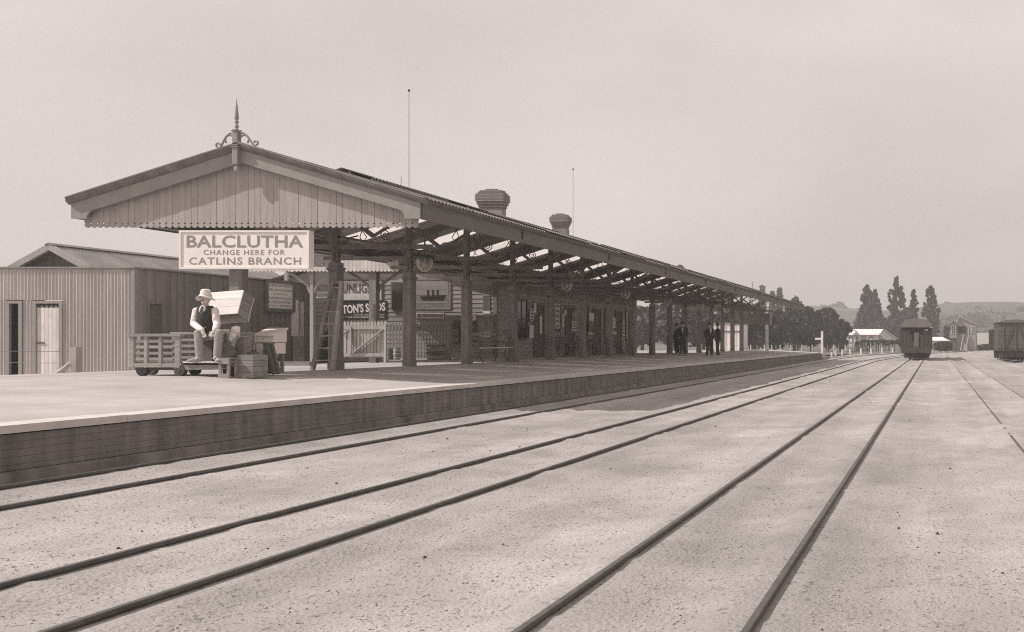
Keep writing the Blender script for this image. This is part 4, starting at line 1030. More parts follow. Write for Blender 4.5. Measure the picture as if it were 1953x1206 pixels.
ytx = (RXs + 1.3) * 2000 / (441 - 1784); place(lt, sh, (SX + .002, SX * 2000 / (441 - 1784), PZ(528, SX * 2000 / (441 - 1784))))
# notice board on the side wall
ya, yb = SX * 2000 / (507.5 - 1784), SX * 2000 / (555 - 1784); ym = (ya + yb) / 2
nb = thing('notice_board', 'framed white notice board of printed lines on the shed side', 'notice board', (SX + .05, ym, PZ(591, ym)))
zt, zb_ = PZ(541, ym) , PZ(589, ym)
MB().box(SX + .02, SX + .05, ya, yb, zb_, zt).build('board', 'white', nb)
MB().box(SX + .018, SX + .09, ya - .12, yb + .12, zt, zt + .12).box(SX + .018, SX + .09, ya - .12, yb + .12, zb_ - .12, zb_).box(SX + .018, SX + .09, ya - .12, ya, zb_, zt).box(SX + .018, SX + .09, yb, yb + .12, zb_, zt).build('frame', 'trim', nb)
H = zt - zb_
for i, (s, wd, hh) in enumerate((('JAMES WILSON WILSON', .92, .13), ('LAND & ESTATE COMMISSION', .94, .09), ('& VALUATOR', .56, .09), ('LOANS ARRANGED VALUATIONS', .92, .09), ('ALL THROUGHOUT DISTRICT', .92, .10), ('J.C.N. P. RODGERS', .86, .11))):
    text(s, (yb - ya) * wd, H * hh, (SX + .053, ym, zt - H * (.11 + .158 * i)), 'letter' if i == 2 else 'trim', nb, side=True, bold=.0)

# leaning fence post at the platform back, left
fp = thing('fence_post', 'squat pale fence post with slanting stay and wires at the platform back', 'fence post', (PX(138, 24), 24, BZ))
x0 = PX(132, 24); MB().bbox(x0, x0 + .17, 24, 24.17, BZ, PZ(662, 24), .02).build('post', 'picket', fp)
MB().tube([(PX(134, 23.9), 23.9, PZ(694, 23.9)), (PX(95, 23.6), 23.6, PZ(711, 23.6) - .15)], [.05, .045], 8).build('stay', 'picket', fp)
for z in (PZ(671, 24), PZ(693, 24)): MB().tube([(x0, 24.05, z), (x0 - 3, 24.05, z + .02), (x0 - 9, 24.05, z)], .006, 4).build('wire', 'steel', fp)

# ------------------------------------------------------------------ rear porch with its own scalloped valance
QY = 31.5
po = thing('entrance_porch', 'small porch with pale scalloped valance behind the station sign', 'porch', (PX(655, QY), QY, TZ))
vx0, vx1 = PX(452, QY), PX(760, QY); nv = 42; vw = (vx1 - vx0) / nv; vb = PZ(518.5, QY)
for i in range(nv):
    a = vx0 + i * vw + .003; c = a + vw - .006; r = (c - a) / 2; mid = (a + c) / 2
    poly = [(a, vb + .42), (a, vb + r + .02)] + [(mid - r * math.cos(t), vb + r - r * math.sin(t)) for t in np.linspace(0, PI, 8)] + [(c, vb + r + .02), (c, vb + .42)]
    MB().prism(poly, 'xz', QY, QY + .02).build('valance_board', 'offwhite', po)
MB().add([(vx0, QY + .03, vb + .40), (vx1, QY + .03, vb + .40), (vx1, 38.6, vb + .5), (vx0, 38.6, vb + .5), (vx0, QY + .03, vb + .30), (vx1, QY + .03, vb + .30), (vx1, 38.6, vb + .4), (vx0, 38.6, vb + .4)],
         [(0, 1, 2, 3), (7, 6, 5, 4), (0, 4, 5, 1), (1, 5, 6, 2), (2, 6, 7, 3), (3, 7, 4, 0)]).build('porch_roof', 'lining', po)
for px, w in ((596, .055), (714, .11)):
    X_ = PX(px, 31.7); MB().bbox(X_ - w, X_ + w, 31.7 - w, 31.7 + w, TZ - .1, vb + .3, .012).build('porch_post', 'gable' if px < 600 else 'post', po)
    for s in (-1, 1): MB().tube([(X_ + s * w, 31.7, vb - .62), (X_ + s * (w + .08), 31.7, vb - .40), (X_ + s * (w + .45), 31.7, vb - .12), (X_ + s * (w + .85), 31.7, vb + .1)], .045, 6).build('porch_brace', 'gable' if px < 600 else 'post', po)
X_ = PX(545, 38); MB().box(X_ - .06, X_ + .06, 38, 38.12, BZ, vb + .4).build('porch_post', 'gable', po)
tag(MB().box(PX(598, 31.0), PX(648, 31.0), 31.0, 31.05, PZ(509, 31.0), PZ(482, 31.0)).build('hanging_board', 'poster_dark'), 'dark hanging board with faint worn print above the porch valance', 'sign')

# gentlemen sign and pale screen seen past the ladder
gt = thing('direction_sign', 'small white sign board past the ladder reading GENTLEMEN', 'sign', (PX(612, 34), 34, PZ(566, 34)))
MB().box(PX(604, 34), PX(652, 34), 34, 34.03, PZ(569, 34), PZ(557, 34)).build('board', 'white', gt)
text('GENTLEMEN', 46 * 34 / 2000, 6 * 34 / 2000, (PX(628.5, 34), 33.995, PZ(563, 34)), 'trim', gt, bold=.01)
tag(MB().box(PX(613, 37), PX(632, 37), 37, 37.06, .28, PZ(648, 37)).build('screen_panel', 'offwhite'), 'pale low panel seen through the ladder rungs', 'panel')
b = MB(); r_ = np.random.default_rng(77); C = np.stack([r_.uniform(PX(606, 36), PX(632, 36), 900), r_.uniform(36, 36.5, 900), .3 + 1.5 * r_.random(900) ** .9], 1); V, F = quads(C, .09, 77); tag(fast_obj('shrub', V, F, 'leaf2'), 'leafy shrub growing behind the ladder', 'shrub')
# low timber stack behind the platform, under the notice board
for i, (xa_, xb_, yz, zz) in enumerate(((522, 590, 27.5, .82), (505, 560, 28.2, .74))):
    tag(MB().box(PX(xa_, yz), PX(xb_, yz), yz, yz + .3, zz - .12, zz).build('timber_baulk', 'crate_old'), ('upper long timber baulk lying below the notice board', 'lower long timber baulk lying left below the notice board')[i], 'timber', 'timbers below the notice board')

# ------------------------------------------------------------------ station building
BY0, BY1 = 39.2, 57.6; BX = -16.42; BXL = -24.5; BT = 3.62
bd = thing('station_building', 'weatherboard station building standing under the far canopy with brick chimneys', 'building', (BX, BY0, TZ))
nb_ = 19; hb = (BT - .45) / nb_
for i in range(nb_):
    z = .45 + i * hb
    MB().prism([(BY0, z), (BY0 - .028, z + .004), (BY0 - .006, z + hb + .012), (BY0, z + hb + .012)], 'yz', BXL, BX - .1).build('weatherboard', 'board', bd)
    MB().prism([(BX, z), (BX + .028, z + .004), (BX + .006, z + hb + .012), (BX, z + hb + .012)], 'xz', BY0 + .1, BY1).build('weatherboard', 'board', bd)
MB().box(BXL, BX - .002, BY0 + .002, BY1, .2, BT).build('wall_core', 'board', bd)
MB().box(BX - .098, BX + .034, BY0 - .034, BY0 + .098, .45, BT).build('corner_board', 'post', bd)
rx_, rz_ = -20.6, 5.0
for s in (1, -1):
    xe = BX + .4 if s > 0 else BXL - .3
    ze = 3.58
    corr(BY0 - .4, BY1 + .3, .15, .016, lambda u, t, d: (t, u, (rz_ if t == rx_ else ze) + d), [rx_, xe], 4).build('roof_sheet', 'lining', bd, True)
for yy in (BY0 + .01, BY1 - .01): MB().prism([(BXL, BT), (BX, BT), (rx_, rz_ - .08)], 'xz', yy, yy + .02).build('gable_end', 'board', bd)
def window(yc, w, z0, z1, name='window'):
    fr = MB().box(BX + .03, BX + .07, yc - w / 2 - .08, yc - w / 2, z0 - .08, z1 + .08).box(BX + .03, BX + .07, yc + w / 2, yc + w / 2 + .08, z0 - .08, z1 + .08).box(BX + .03, BX + .07, yc - w / 2, yc + w / 2, z1, z1 + .08).box(BX + .03, BX + .09, yc - w / 2, yc + w / 2, z0 - .08, z0).box(BX + .03, BX + .06, yc - .02, yc + .02, z0, z1).box(BX + .031, BX + .059, yc - w / 2, yc - .02, (z0 + z1) / 2 - .02, (z0 + z1) / 2 + .02).box(BX + .031, BX + .059, yc + .02, yc + w / 2, (z0 + z1) / 2 - .02, (z0 + z1) / 2 + .02).build(name, 'trim', bd)
    MB().box(BX + .032, BX + .04, yc - w / 2, yc + w / 2, z0, z1).build('pane', 'pane', fr)
def door(yc, w, z1):
    fr = MB().box(BX + .03, BX + .08, yc - w / 2 - .1, yc - w / 2, TZ, z1 + .1).box(BX + .03, BX + .08, yc + w / 2, yc + w / 2 + .1, TZ, z1 + .1).box(BX + .03, BX + .08, yc - w / 2, yc + w / 2, z1, z1 + .1).build('door_frame', 'post', bd)
    d = MB().box(BX + .03, BX + .05, yc - w / 2, yc + w / 2, TZ + .02, z1); d.build('door', 'trim', bd)
for yc in (41.5, 45.2, 48.9, 52.5, 56): window(yc, 1.0, 1.5, 2.95)
for yc in (43.3, 47.0, 50.7, 54.2): door(yc, .95, 2.85)
# end wall window and far window beyond the gate
wf = MB().box(PX(745, 39.1), PX(770, 39.1), 39.10, 39.16, PZ(592, 39.1), PZ(538, 39.1)).build('window', 'post', bd)
MB().box(PX(748, 39.1), PX(767, 39.1), 39.085, 39.099, PZ(590, 39.1), PZ(540, 39.1)).build('pane', 'pane', wf)
# chimneys: every brick course a piece
def chimney(px0, px1, top, Y, dep, label):
    X0, X1 = PX(px0, Y), PX(px1, Y); zt = PZ(top, Y); ch = MB().box((X0 + X1) / 2 - (X1 - X0) * .39, (X0 + X1) / 2 + (X1 - X0) * .39, Y + (X1 - X0) * .11, Y + dep - (X1 - X0) * .11, 3.6, zt - .72).build('chimney', 'brick', bd)
    mx_, my = (X0 + X1) / 2, Y + dep / 2; hw, hd = (X1 - X0) / 2, dep / 2; n_ = 15; hc = .062
    offs = [0, .045, .07, .11, .155, .155, .155, .155, .11, .11, .075, .075, .045, .045, .02]
    offs = [-.16 + .02, -.10, -.05, 0, 0, 0, 0, 0, -.045, -.045, -.09, -.09, -.13, -.13, -.155]
    sc_ = hw / .6
    for i, o_ in enumerate(offs):
        z = zt - (i + 1) * hc * sc_ * 1.0; e = o_ * sc_
        MB().box(mx_ - hw - e * 0 + (-e), mx_ + hw + e, my - hd - e, my + hd + e, z + .007 * sc_, z + hc * sc_ - .007 * sc_).build('brick_course', 'brick', ch)
    MB().box(mx_ - hw * .38, mx_ + hw * .38, my - hd * .5, my + hd * .5, zt, zt + .05).build('chimney_pot', 'brick', ch)
chimney(905.5, 960, 361.5, 44, .72, '')
chimney(1047.5, 1083, 408.5, 52.5, .6, '')
# pickets, gate
gy = 31.2
gate = thing('picket_gate', 'pale picket gate with diagonal brace between the second and third canopy posts', 'gate', (PX(698, gy), gy, TZ))
gx0_, gx1_ = PX(655, gy), PX(737, gy)
for i in range(13):
    x = gx0_ + (gx1_ - gx0_ - .07) * i / 12
    tp = PZ(612, gy) + random.uniform(-.012, .012); MB().prism([(x, PZ(682, gy)), (x + .075, PZ(682, gy)), (x + .075, tp - .06), (x + .0375, tp), (x, tp - .06)], 'xz', gy, gy + .02).build('picket', 'picket', gate)
for z in (PZ(625, gy), PZ(677, gy)): MB().box(gx0_, gx1_, gy - .05, gy - .003, z - .05, z + .05).build('rail', 'picket', gate)
MB().beam((PX(676, gy), gy - .07, PZ(673, gy)), (PX(734, gy), gy - .07, PZ(628, gy)), .03, .10, (0, 1, 0)).build('brace', 'picket', gate)
MB().beam((PX(655, gy), gy - .07, PZ(640, gy)), (PX(668, gy), gy - .07, PZ(628, gy)), .03, .10, (0, 1, 0)).build('brace', 'picket', gate)
MB().box(PX(668, gy), PX(673, gy), gy - .1, gy - .051, PZ(676, gy), PZ(624, gy)).build('stile', 'picket', gate); MB().box(PX(735, gy), PX(739, gy), gy - .1, gy - .051, TZ, PZ(618, gy)).build('stile', 'picket', gate)
fy = 38.0
pf = thing('picket_fence', 'darker picket fence to the right of the pale gate', 'fence', (PX(755, fy), fy + .1, TZ))
for i in range(20):
    x = PX(741, fy + .2) + i * .112; tp = PZ(614, fy)
    MB().prism([(x, TZ + .03), (x + .07, TZ + .03), (x + .07, tp - .06), (x + .035, tp), (x, tp - .06)], 'xz', fy + .2, fy + .22).build('picket', 'barge', pf)
for z in (PZ(626, fy), PZ(679, fy)): MB().box(PX(740, fy), PX(828, fy), fy + .223, fy + .27, z - .05, z + .05).build('rail', 'barge', pf)
# milk cans / barrels by the gate, boxes against the wall
for px, hh, lb in ((745, 21, 'dark barrel standing at the foot of the picket fence, left one'), (757, 22, 'barrel with pale hoops at the foot of the picket fence, right one')):
    Y = 36.8; bx = PX(px, Y); hz = hh * Y / 2000
    t = thing('barrel', lb, 'barrel', (bx, Y, TZ), 'barrels by the picket fence')
    MB().lathe([(0, 0), (.10, 0), (.125, hz * .5), (.10, hz), (.0, hz)], (bx, Y, TZ), 16).build('staves', 'sack' if px < 750 else 'crate_old', t, True)
    for q_ in (.18, .5, .82): MB().lathe([(.128 - .02 * abs(q_ - .5) * 2, q_ * hz - .015), (.128 - .02 * abs(q_ - .5) * 2, q_ * hz + .015)], (bx, Y, TZ), 16).build('hoop', 'offwhite' if px > 750 else 'trim', t, True)
hx = thing('luggage_crate', 'dark crate with pale scraps on top against the building end', 'crate', (PX(832, 36.5), 36.5, TZ))
MB().box(PX(815, 36.4), PX(849, 36.4), 36.4, 36.9, TZ, PZ(664, 36.4)).build('crate_body', 'crate_old', hx)
for i in range(4): MB().box(PX(813, 36.38) , PX(851, 36.38), 36.365, 36.395, TZ + .05 + .13 * i, TZ + .14 + .13 * i).build('slat', 'trim' if i % 2 else 'crate_old', hx)
MB().box(PX(822, 36.5), PX(838, 36.5), 36.5, 36.7, PZ(664, 36.4) + .002, PZ(657, 36.5)).build('parcel', 'poster', hx)

# posters and enamel signs -------------------------------------------------
WY = BY0 - .04
EG = 'advertisements on the end wall of the station'
def end_panel(name, label, x0, x1, y0, y1, mat, frame=None, cat='poster', Y=WY):
    t = thing(name, label, cat, (PX((x0 + x1) / 2, Y), Y, PZ(y1, Y)), EG)
    MB().box(PX(x0, Y), PX(x1, Y), Y, Y + .025, PZ(y1, Y), PZ(y0, Y)).build('panel', mat, t)
    if frame:
        w = .05; X0, X1, Z0, Z1 = PX(x0, Y), PX(x1, Y), PZ(y1, Y), PZ(y0, Y)
        MB().box(X0 - w, X1 + w, Y - .012, Y + .02, Z1, Z1 + w).box(X0 - w, X1 + w, Y - .012, Y + .02, Z0 - w, Z0).box(X0 - w, X0, Y - .012, Y + .02, Z0, Z1).box(X1, X1 + w, Y - .012, Y + .02, Z0, Z1).build('frame', frame, t)
    return t
def etext(t, body, x0, x1, y0, y1, mat, bold=.02, arc=0, Y=WY, sp=1.):
    return text(body, (x1 - x0) * Y / 2000, (y1 - y0) * Y / 2000, (PX((x0 + x1) / 2, Y), Y - .004, PZ((y0 + y1) / 2, Y)), mat, t, bold=bold, arc=arc, space=sp)
t = end_panel('enamel_sign', 'pale laundry soap advertisement with arched dark lettering on the wall', 640, 727.5, 536, 572, 'poster', 'trim', 'advertisement')
etext(t, 'SUNLIGHT', 646, 722, 542, 561, 'trim', .03, .06); etext(t, 'LAUNDRY SOAP', 668, 716, 563.5, 569, 'white', .02)
t = end_panel('enamel_sign', 'black seed advertisement with large white slanting letters above the gate', 620, 738, 574, 610, 'black', None, 'advertisement')
lt_ = etext(t, "SUTTON'S SEEDS", 628, 735, 580, 597, 'white', .035); lt_.rotation_euler = (0, R(-4), 0)
etext(t, 'GENUINE ONLY DIRECT FROM', 675, 733, 599, 602, 'offwhite', .02); etext(t, "TO H.M. THE KING'S SEEDSMEN READING", 645, 733, 603.5, 607, 'offwhite', .02)
et = end_panel('ship_poster', 'large framed steamship picture on the shaded end wall', 792, 857, 534, 588, 'poster_dark', 'barge', 'picture')
sp_ = MB().prism([(PX(800, WY), PZ(566, WY)), (PX(850, WY), PZ(563, WY)), (PX(846, WY), PZ(573, WY)), (PX(806, WY), PZ(573, WY))], 'xz', WY - .006, WY - .002)
for px in (815, 824, 833): sp_.prism([(PX(px, WY), PZ(565, WY)), (PX(px + 4, WY), PZ(565, WY)), (PX(px + 4, WY), PZ(553, WY)), (PX(px, WY), PZ(553, WY))], 'xz', WY - .006, WY - .002)
sp_.build('ship_print', 'black', et)
MB().box(PX(794, WY), PX(855, WY), WY - .005, WY - .001, PZ(563, WY), PZ(537, WY)).build('sky_print', 'board', et)
MB().box(PX(794, WY), PX(855, WY), WY - .005, WY - .001, PZ(579, WY), PZ(576, WY)).build('caption_band', 'board', et)
t = end_panel('shop_sign', 'narrow white bordered sign of small capitals below the steamship picture', 793, 847, 597, 607.5, 'white', None, 'sign')
MB().box(PX(797, WY), PX(845, WY), WY - .003, WY - .001, PZ(605.4, WY), PZ(599, WY)).build('inner_field', 'trim', t)
etext(t, 'HIGH-CLASS GOODS', 799, 843, 600, 603.4, 'white', .02, 0, WY - .003); etext(t, 'AT MODERATE PRICES', 803, 840, 604, 605.2, 'white', .02, 0, WY - .003)
t = end_panel('enamel_sign', 'dark sign with separate large pale letters behind the third canopy post', 864, 910, 612, 656, 'trim', None, 'advertisement')
for s, x0, x1, y0, y1 in (('D', 866, 872.5, 629, 639), ('H', 866, 872.5, 642, 653), ('L', 892.5, 898, 632, 639), ('W', 892.5, 904, 641, 646.5)): etext(t, s, x0, x1, y0, y1, 'offwhite', .0)
etext(t, 'MARKET', 885, 906, 623, 627, 'poster', .01)
t = end_panel('small_poster', 'small white card with a dark emblem above the big pale letters', 891, 907.5, 598.5, 613, 'white', None)
MB().prism([(PX(897, WY), PZ(604, WY)), (PX(902, WY), PZ(603.5, WY)), (PX(901, WY), PZ(608, WY)), (PX(898, WY), PZ(608, WY))], 'xz', WY - .004, WY - .001).build('emblem', 'trim', t)
end_panel('small_poster', 'dim lattice poster at top, right of the third canopy post', 921, 935, 549, 565, 'board')
end_panel('small_poster', 'dim banded poster in the middle, right of the third canopy post', 921, 935, 566, 592, 'poster_dark')
end_panel('small_poster', 'pale strip notice, right of the third canopy post', 921, 935, 593, 599, 'poster')
t = end_panel('small_poster', 'framed dim portrait poster above the bench', 920.5, 934.5, 602, 626, 'board')
MB().box(PX(923.5, WY), PX(931.5, WY), WY - .004, WY - .001, PZ(623, WY), PZ(605, WY)).build('portrait', 'poster_dark', t)
end_panel('small_poster', 'bright white bill directly above the platform bench', 921.5, 934.5, 634, 645.5, 'white')
FG = 'posters on the front wall of the station'
def wall_panel(label, x0, x1, y0, y1, mat, stripes=0):
    X_ = BX + .10; ya, yb = X_ * 2000 / (x0 - 1784), X_ * 2000 / (x1 - 1784); ym = (ya + yb) / 2
    t = thing('wall_poster', label, 'poster', (X_, ym, PZ(y1, ym)), FG)
    MB().box(X_ - .02, X_, ya, yb, PZ(y1, ym), PZ(y0, ym)).build('sheet', mat, t)
    for i in range(stripes):
        z = PZ(y0 + (y1 - y0) * (i + .5) / stripes, ym); MB().box(X_, X_ + .003, ya + .05, yb - .05, z - .03, z + .03).build('print_band', 'trim', t)
for a in (('tall lettered poster strip, first along the front wall past the bench', 1011, 1018, 589, 613, 'poster', 4), ('white bill below the first lettered strip on the front wall', 1010, 1018, 621, 645, 'white', 0), ('narrow bright bill, first window bay of the front wall', 1030, 1034, 602, 637, 'white', 0),
          ('wide tall mottled poster on the front wall, middle of the building', 1059, 1068, 579, 627, 'poster', 5), ('square bill below the tall mottled poster', 1059, 1068, 633, 642, 'poster', 2), ('slim pale bill just right of the tall mottled poster', 1072, 1076, 600, 623, 'offwhite', 0),
          ('dim square print above a white bill, past the middle of the front wall', 1091, 1098, 594, 607, 'board', 0), ('white bill with small print, past the middle of the front wall', 1091, 1099, 610, 634, 'white', 5), ('bright white square bill high on the far half of the front wall', 1124, 1133, 597, 613, 'white', 0),
          ('dim picture poster under the high bright square bill', 1123, 1132, 614, 632, 'poster_dark', 0), ('pale torn poster low on the far half of the front wall', 1122, 1132, 634, 656, 'offwhite', 2), ('narrow pale bill high near the far end of the front wall', 1168, 1174, 606, 626, 'poster', 0),
          ('white picture poster near the far end of the front wall', 1165, 1176, 632, 648, 'offwhite', 1), ('striped bill low near the far end of the front wall', 1167, 1175, 650, 676, 'white', 6), ('tall dotted bill on the corner at the far end of the front wall', 1187, 1192, 612, 666, 'poster', 8), ('painted window glint high beside the first window of the front wall', 977, 982, 575, 595, 'white', 0), ('painted window glint high between the first and second posts of the far wall', 1019, 1023, 578, 598, 'white', 0), ('painted window glint above the slim pale bill', 1077, 1080, 591, 602, 'white', 0)):  # the white slips paint reflections in the windows
    wall_panel(*a)

# benches
def bench(label, X_, y0, y1, mat='post', sun_paint=False):  # flag swaps in paler slats to paint sunlight on the edges
    t = thing('platform_bench', label, 'bench', (X_, (y0 + y1) / 2, TZ), 'slatted platform benches')
    for i, (dx, w) in enumerate(((0, .09), (.12, .09), (.24, .09), (.36, .10))): MB().box(X_ - .36 + dx, X_ - .36 + dx + w, y0, y1, TZ + .43, TZ + .455).build('seat_slat', 'offwhite' if (sun_paint and i == 3) else mat, t)
    for i in range(3):
        z = TZ + .56 + .13 * i; MB().add([(X_ - .40 - .03 * i, y0, z), (X_ - .37 - .03 * i, y0, z), (X_ - .37 - .03 * i - .02, y0, z + .09), (X_ - .40 - .03 * i - .02, y0, z + .09), (X_ - .40 - .03 * i, y1, z), (X_ - .37 - .03 * i, y1, z), (X_ - .37 - .03 * i - .02, y1, z + .09), (X_ - .40 - .03 * i - .02, y1, z + .09)],
             [(0, 1, 2, 3), (7, 6, 5, 4), (0, 4, 5, 1), (1, 5, 6, 2), (2, 6, 7, 3), (3, 7, 4, 0)]).build('back_slat', 'barge' if sun_paint and i == 2 else mat, t)
    for y in (y0 + .2, y1 - .2):
        MB().tube([(X_ + .02, y, TZ), (X_ - .02, y, TZ + .06), (X_ - .10, y, TZ + .2), (X_ - .04, y, TZ + .36), (X_ - .06, y, TZ + .42)], .02, 6).build('leg', 'iron_dark', t)
        MB().tube([(X_ - .40, y, TZ), (X_ - .33, y, TZ + .2), (X_ - .36, y, TZ + .42), (X_ - .44, y, TZ + .7), (X_ - .49, y, TZ + .93)], .02, 6).build('leg', 'iron_dark', t)
        MB().tube([(X_ - .42, y, TZ + .62), (X_ - .2, y, TZ + .64), (X_ - .02, y, TZ + .60), (X_ - .03, y, TZ + .47)], .018, 6).build('armrest', 'iron_dark', t)
bench('nearest dark platform bench with a seat edge painted as sunlit between posts', -13.62, 31.35, 33.55, 'post', True)
bench('bench against the station front wall, nearest of the wall benches', BX + .62, 43.9, 46.3)
bench('bench against the station front wall, middle wall bench', BX + .62, 47.9, 50.2)
bench('bench against the station front wall, farthest wall bench', BX + .62, 52, 54.2)

# flag poles and roof spikes
def pole(label, px, ytop, Y, ball=True, z0=3.0, r=.016, cat='flagpole'):
    X_ = PX(px, Y); zt = PZ(ytop, Y); t = thing('flagpole', label, cat, (X_, Y, z0))
    MB().tube([(X_, Y, z0), (X_, Y, zt)], [r, r * .7], 6).build('pole', 'barge', t)
    if ball: MB().ball((X_, Y, zt), .05, 10, 6).build('ball_finial', 'iron_dark', t, True)
pole('tall thin flagpole with ball top above the near chimney', 780, 173, 41, True); pole('thin flagpole with ball top beside the far chimney', 1093, 323, 57, True)
pole('short thin rod sticking up over the roof left of the tall flagpole', 765, 338, 40, False, r=.018, cat='rod'); pole('short rod above the far end of the canopy roof', 1434.5, 537, 84, False, r=.05, cat='rod')

# ------------------------------------------------------------------ far end of the platform
hy = 82.0
hut = thing('pale_hut', 'pale corrugated hut at the far end of the platform behind the men', 'hut', (PX(1385, hy), hy, .6))
hx0, hx1 = PX(1352, hy), PX(1418, hy)
for i in range(4):
    a = hx0 + (hx1 - hx0) * i / 4; c = hx0 + (hx1 - hx0) * (i + 1) / 4
    corr(a, c - .01, .1, .014, lambda u, t, d: (u, hy - d, t), [.6, PZ(618.5, hy)], 4).build('corrugated_sheet', 'white', hut, True)
MB().box(hx0, hx1, hy + .03, hy + 1.8, .6, PZ(618.5, hy)).build('hut_body', 'offwhite', hut); MB().box(hx0 - .1, hx1 + .1, hy - .06, hy + 1.9, PZ(618.5, hy), PZ(616, hy)).build('roof', 'roof_iron', hut)
MB().box(hx0 - .05, hx1 + .05, hy - .05, hy - .02, PZ(633.5, hy), PZ(631.5, hy)).build('girt', 'trim', hut)
fs = thing('far_station_sign', 'far station name board seen end on under the canopy tip', 'sign', (PX(1430, 75.5), 75.5, PZ(618, 75.5)))
f0, f1 = PX(1398, 75.5), PX(1468, 75.5)
MB().box(f0, f1, 75.5, 75.6, PZ(619, 75.5), PZ(598, 75.5)).build('board', 'poster_dark', fs); MB().box(f1 + .002, f1 + .10, 75.48, 75.62, PZ(620, 75.5), PZ(597, 75.5)).build('end_frame', 'offwhite', fs)
pp = tag(MB().bbox(PX(1460, 76), PX(1465, 76), 76, 76.18, .5, PZ(619, 76), .02).build('white_post', 'white'), 'plain white post standing under the far canopy tip', 'post')
xp = thing('crossbar_post', 'white post with a short left arm at the platform end', 'post', (PX(1568, 82.5), 82.5, FZ))
X_ = PX(1568, 82.5); MB().bbox(X_ - .085, X_ + .085, 82.42, 82.58, .4, PZ(632, 82.5), .02).build('upright', 'white', xp); MB().box(X_ - .55, X_ - .086, 82.45, 82.55, PZ(648.5, 82.5), PZ(644.5, 82.5)).build('arm', 'white', xp)
wp = thing('wire_fence', 'row of closely set pale fence posts beyond the platform end', 'fence', (PX(1500, 118), 118, .1))
pf_me = MB().bbox(-.05, .05, -.05, .05, 0, 1.0, .012).mesh('post', m['offwhite']); pf_me2 = MB().bbox(-.035, .035, -.05, .05, 0, 1.0, .012).mesh('post', m['barge'])
for i, px in enumerate((1432, 1444, 1458, 1466, 1472, 1480, 1488, 1498, 1508, 1519, 1529, 1539, 1549, 1558, 1568, 1578, 1590, 1600, 1612)):
    inst('post', pf_me if i % 2 == 0 else pf_me2, (PX(px, 118 + i * .5), 118 + i * .5, -.02), wp)
for z in (.35, .75): MB().tube([(PX(1432, 118), 118, z), (PX(1612, 127), 127, z)], .012, 4).build('wire', 'steel', wp)
mk = [(1586, 672, 678), (1593.5, 668, 677), (1606, 667, 676), (1621, 666, 675), (1642, 665, 675), (1661, 665, 674), (1682, 664, 673), (1702, 663, 672)]
od = ['first', 'second', 'third', 'fourth', 'fifth', 'sixth', 'seventh', 'eighth']
for i, (px, a, c) in enumerate(mk):
    Y = 1.345 * 2000 / (c - 652); X_ = PX(px, Y); zt = PZ(a, Y)
    tag(MB().bbox(X_ - .08, X_ + .08, Y, Y + .16, GZ - .05, zt, .02).build('marker_post', 'white'), f'short white marker post beside the track, {od[i]} from the platform ramp', 'marker post', 'white marker posts along the curved track')
gf = thing('garden_fence', 'broken paling fence in front of the cottage hedge', 'fence', (PX(1660, 140), 140, 0))
for i in range(34):
    px = 1605 + i * 3.4 + random.uniform(-1, 1); X_ = PX(px, 140); hgt = random.uniform(.7, 1.25)
    MB().box(X_ - .07, X_ + .07, 140, 140.04, -.1, hgt).build('paling', 'gable' if i % 3 else 'board', gf)
MB().box(PX(1605, 140), PX(1720, 140), 140.05, 140.1, .4, .5).build('rail', 'board', gf)
b = MB(); b.add([(PX(1560, 108), 108, GZ + .02), (PX(1722, 135), 135, GZ + .02), (PX(1760, 170), 170, GZ + .02), (PX(1500, 170), 170, GZ + .02)], [(0, 1, 2, 3)]); b.build('grass_bank', 'grass', kind='structure')

# cottage
CY = 178.
ct = thing('cottage', 'white roofed weatherboard cottage left of the carriage', 'house', (PX(1645, CY), CY, 0))
c = lambda px, py, dy=0: P(px, py, CY + dy)
MB().box(PX(1614, CY), PX(1676, CY), CY, CY + 5, -.1, PZ(637, CY)).build('wall', 'offwhite', ct)
MB().prism([(PX(1676.3, CY), -.1), (PX(1709, CY), -.1), (PX(1709, CY), PZ(647, CY)), (PX(1686, CY), PZ(631, CY)), (PX(1676.3, CY), PZ(637, CY))], 'xz', CY + .2, CY + 5).build('gable_wall', 'board', ct)
rf = MB().add([c(1611, 639, -.3), c(1676.5, 639, -.3), c(1685, 628, 2.6), c(1621, 628, 2.6), c(1611, 639, -.3) + Vector((0, 5.8, 0)), c(1676.5, 639, -.3) + Vector((0, 5.8, 0))], [(0, 1, 2, 3), (3, 2, 5, 4)]); rf.build('roof', 'white', ct)
MB().add([c(1685, 627.6, 0), c(1712, 646, 0), c(1712, 646, 5), c(1685, 627.6, 5), c(1685, 629, 0), c(1712, 647.4, 0), c(1712, 647.4, 5), c(1685, 629, 5)], [(0, 1, 2, 3), (7, 6, 5, 4), (0, 4, 5, 1), (1, 5, 6, 2)]).build('lean_to_roof', 'offwhite', ct)
MB().prism([(PX(1626, CY), PZ(639.5, CY)), (PX(1633, CY), PZ(631.5, CY)), (PX(1640, CY), PZ(639.5, CY))], 'xz', CY - .5, CY + 1.5).build('porch_gable', 'gable', ct)
MB().box(PX(1643, CY), PX(1651, CY), CY - .02, CY - .005, 0, PZ(639.5, CY)).build('verandah_shade', 'board', ct)
MB().box(PX(1622, CY), PX(1625, CY), CY + 1.5, CY + 2.1, PZ(632, CY), PZ(624, CY)).build('chimney', 'brick', ct)
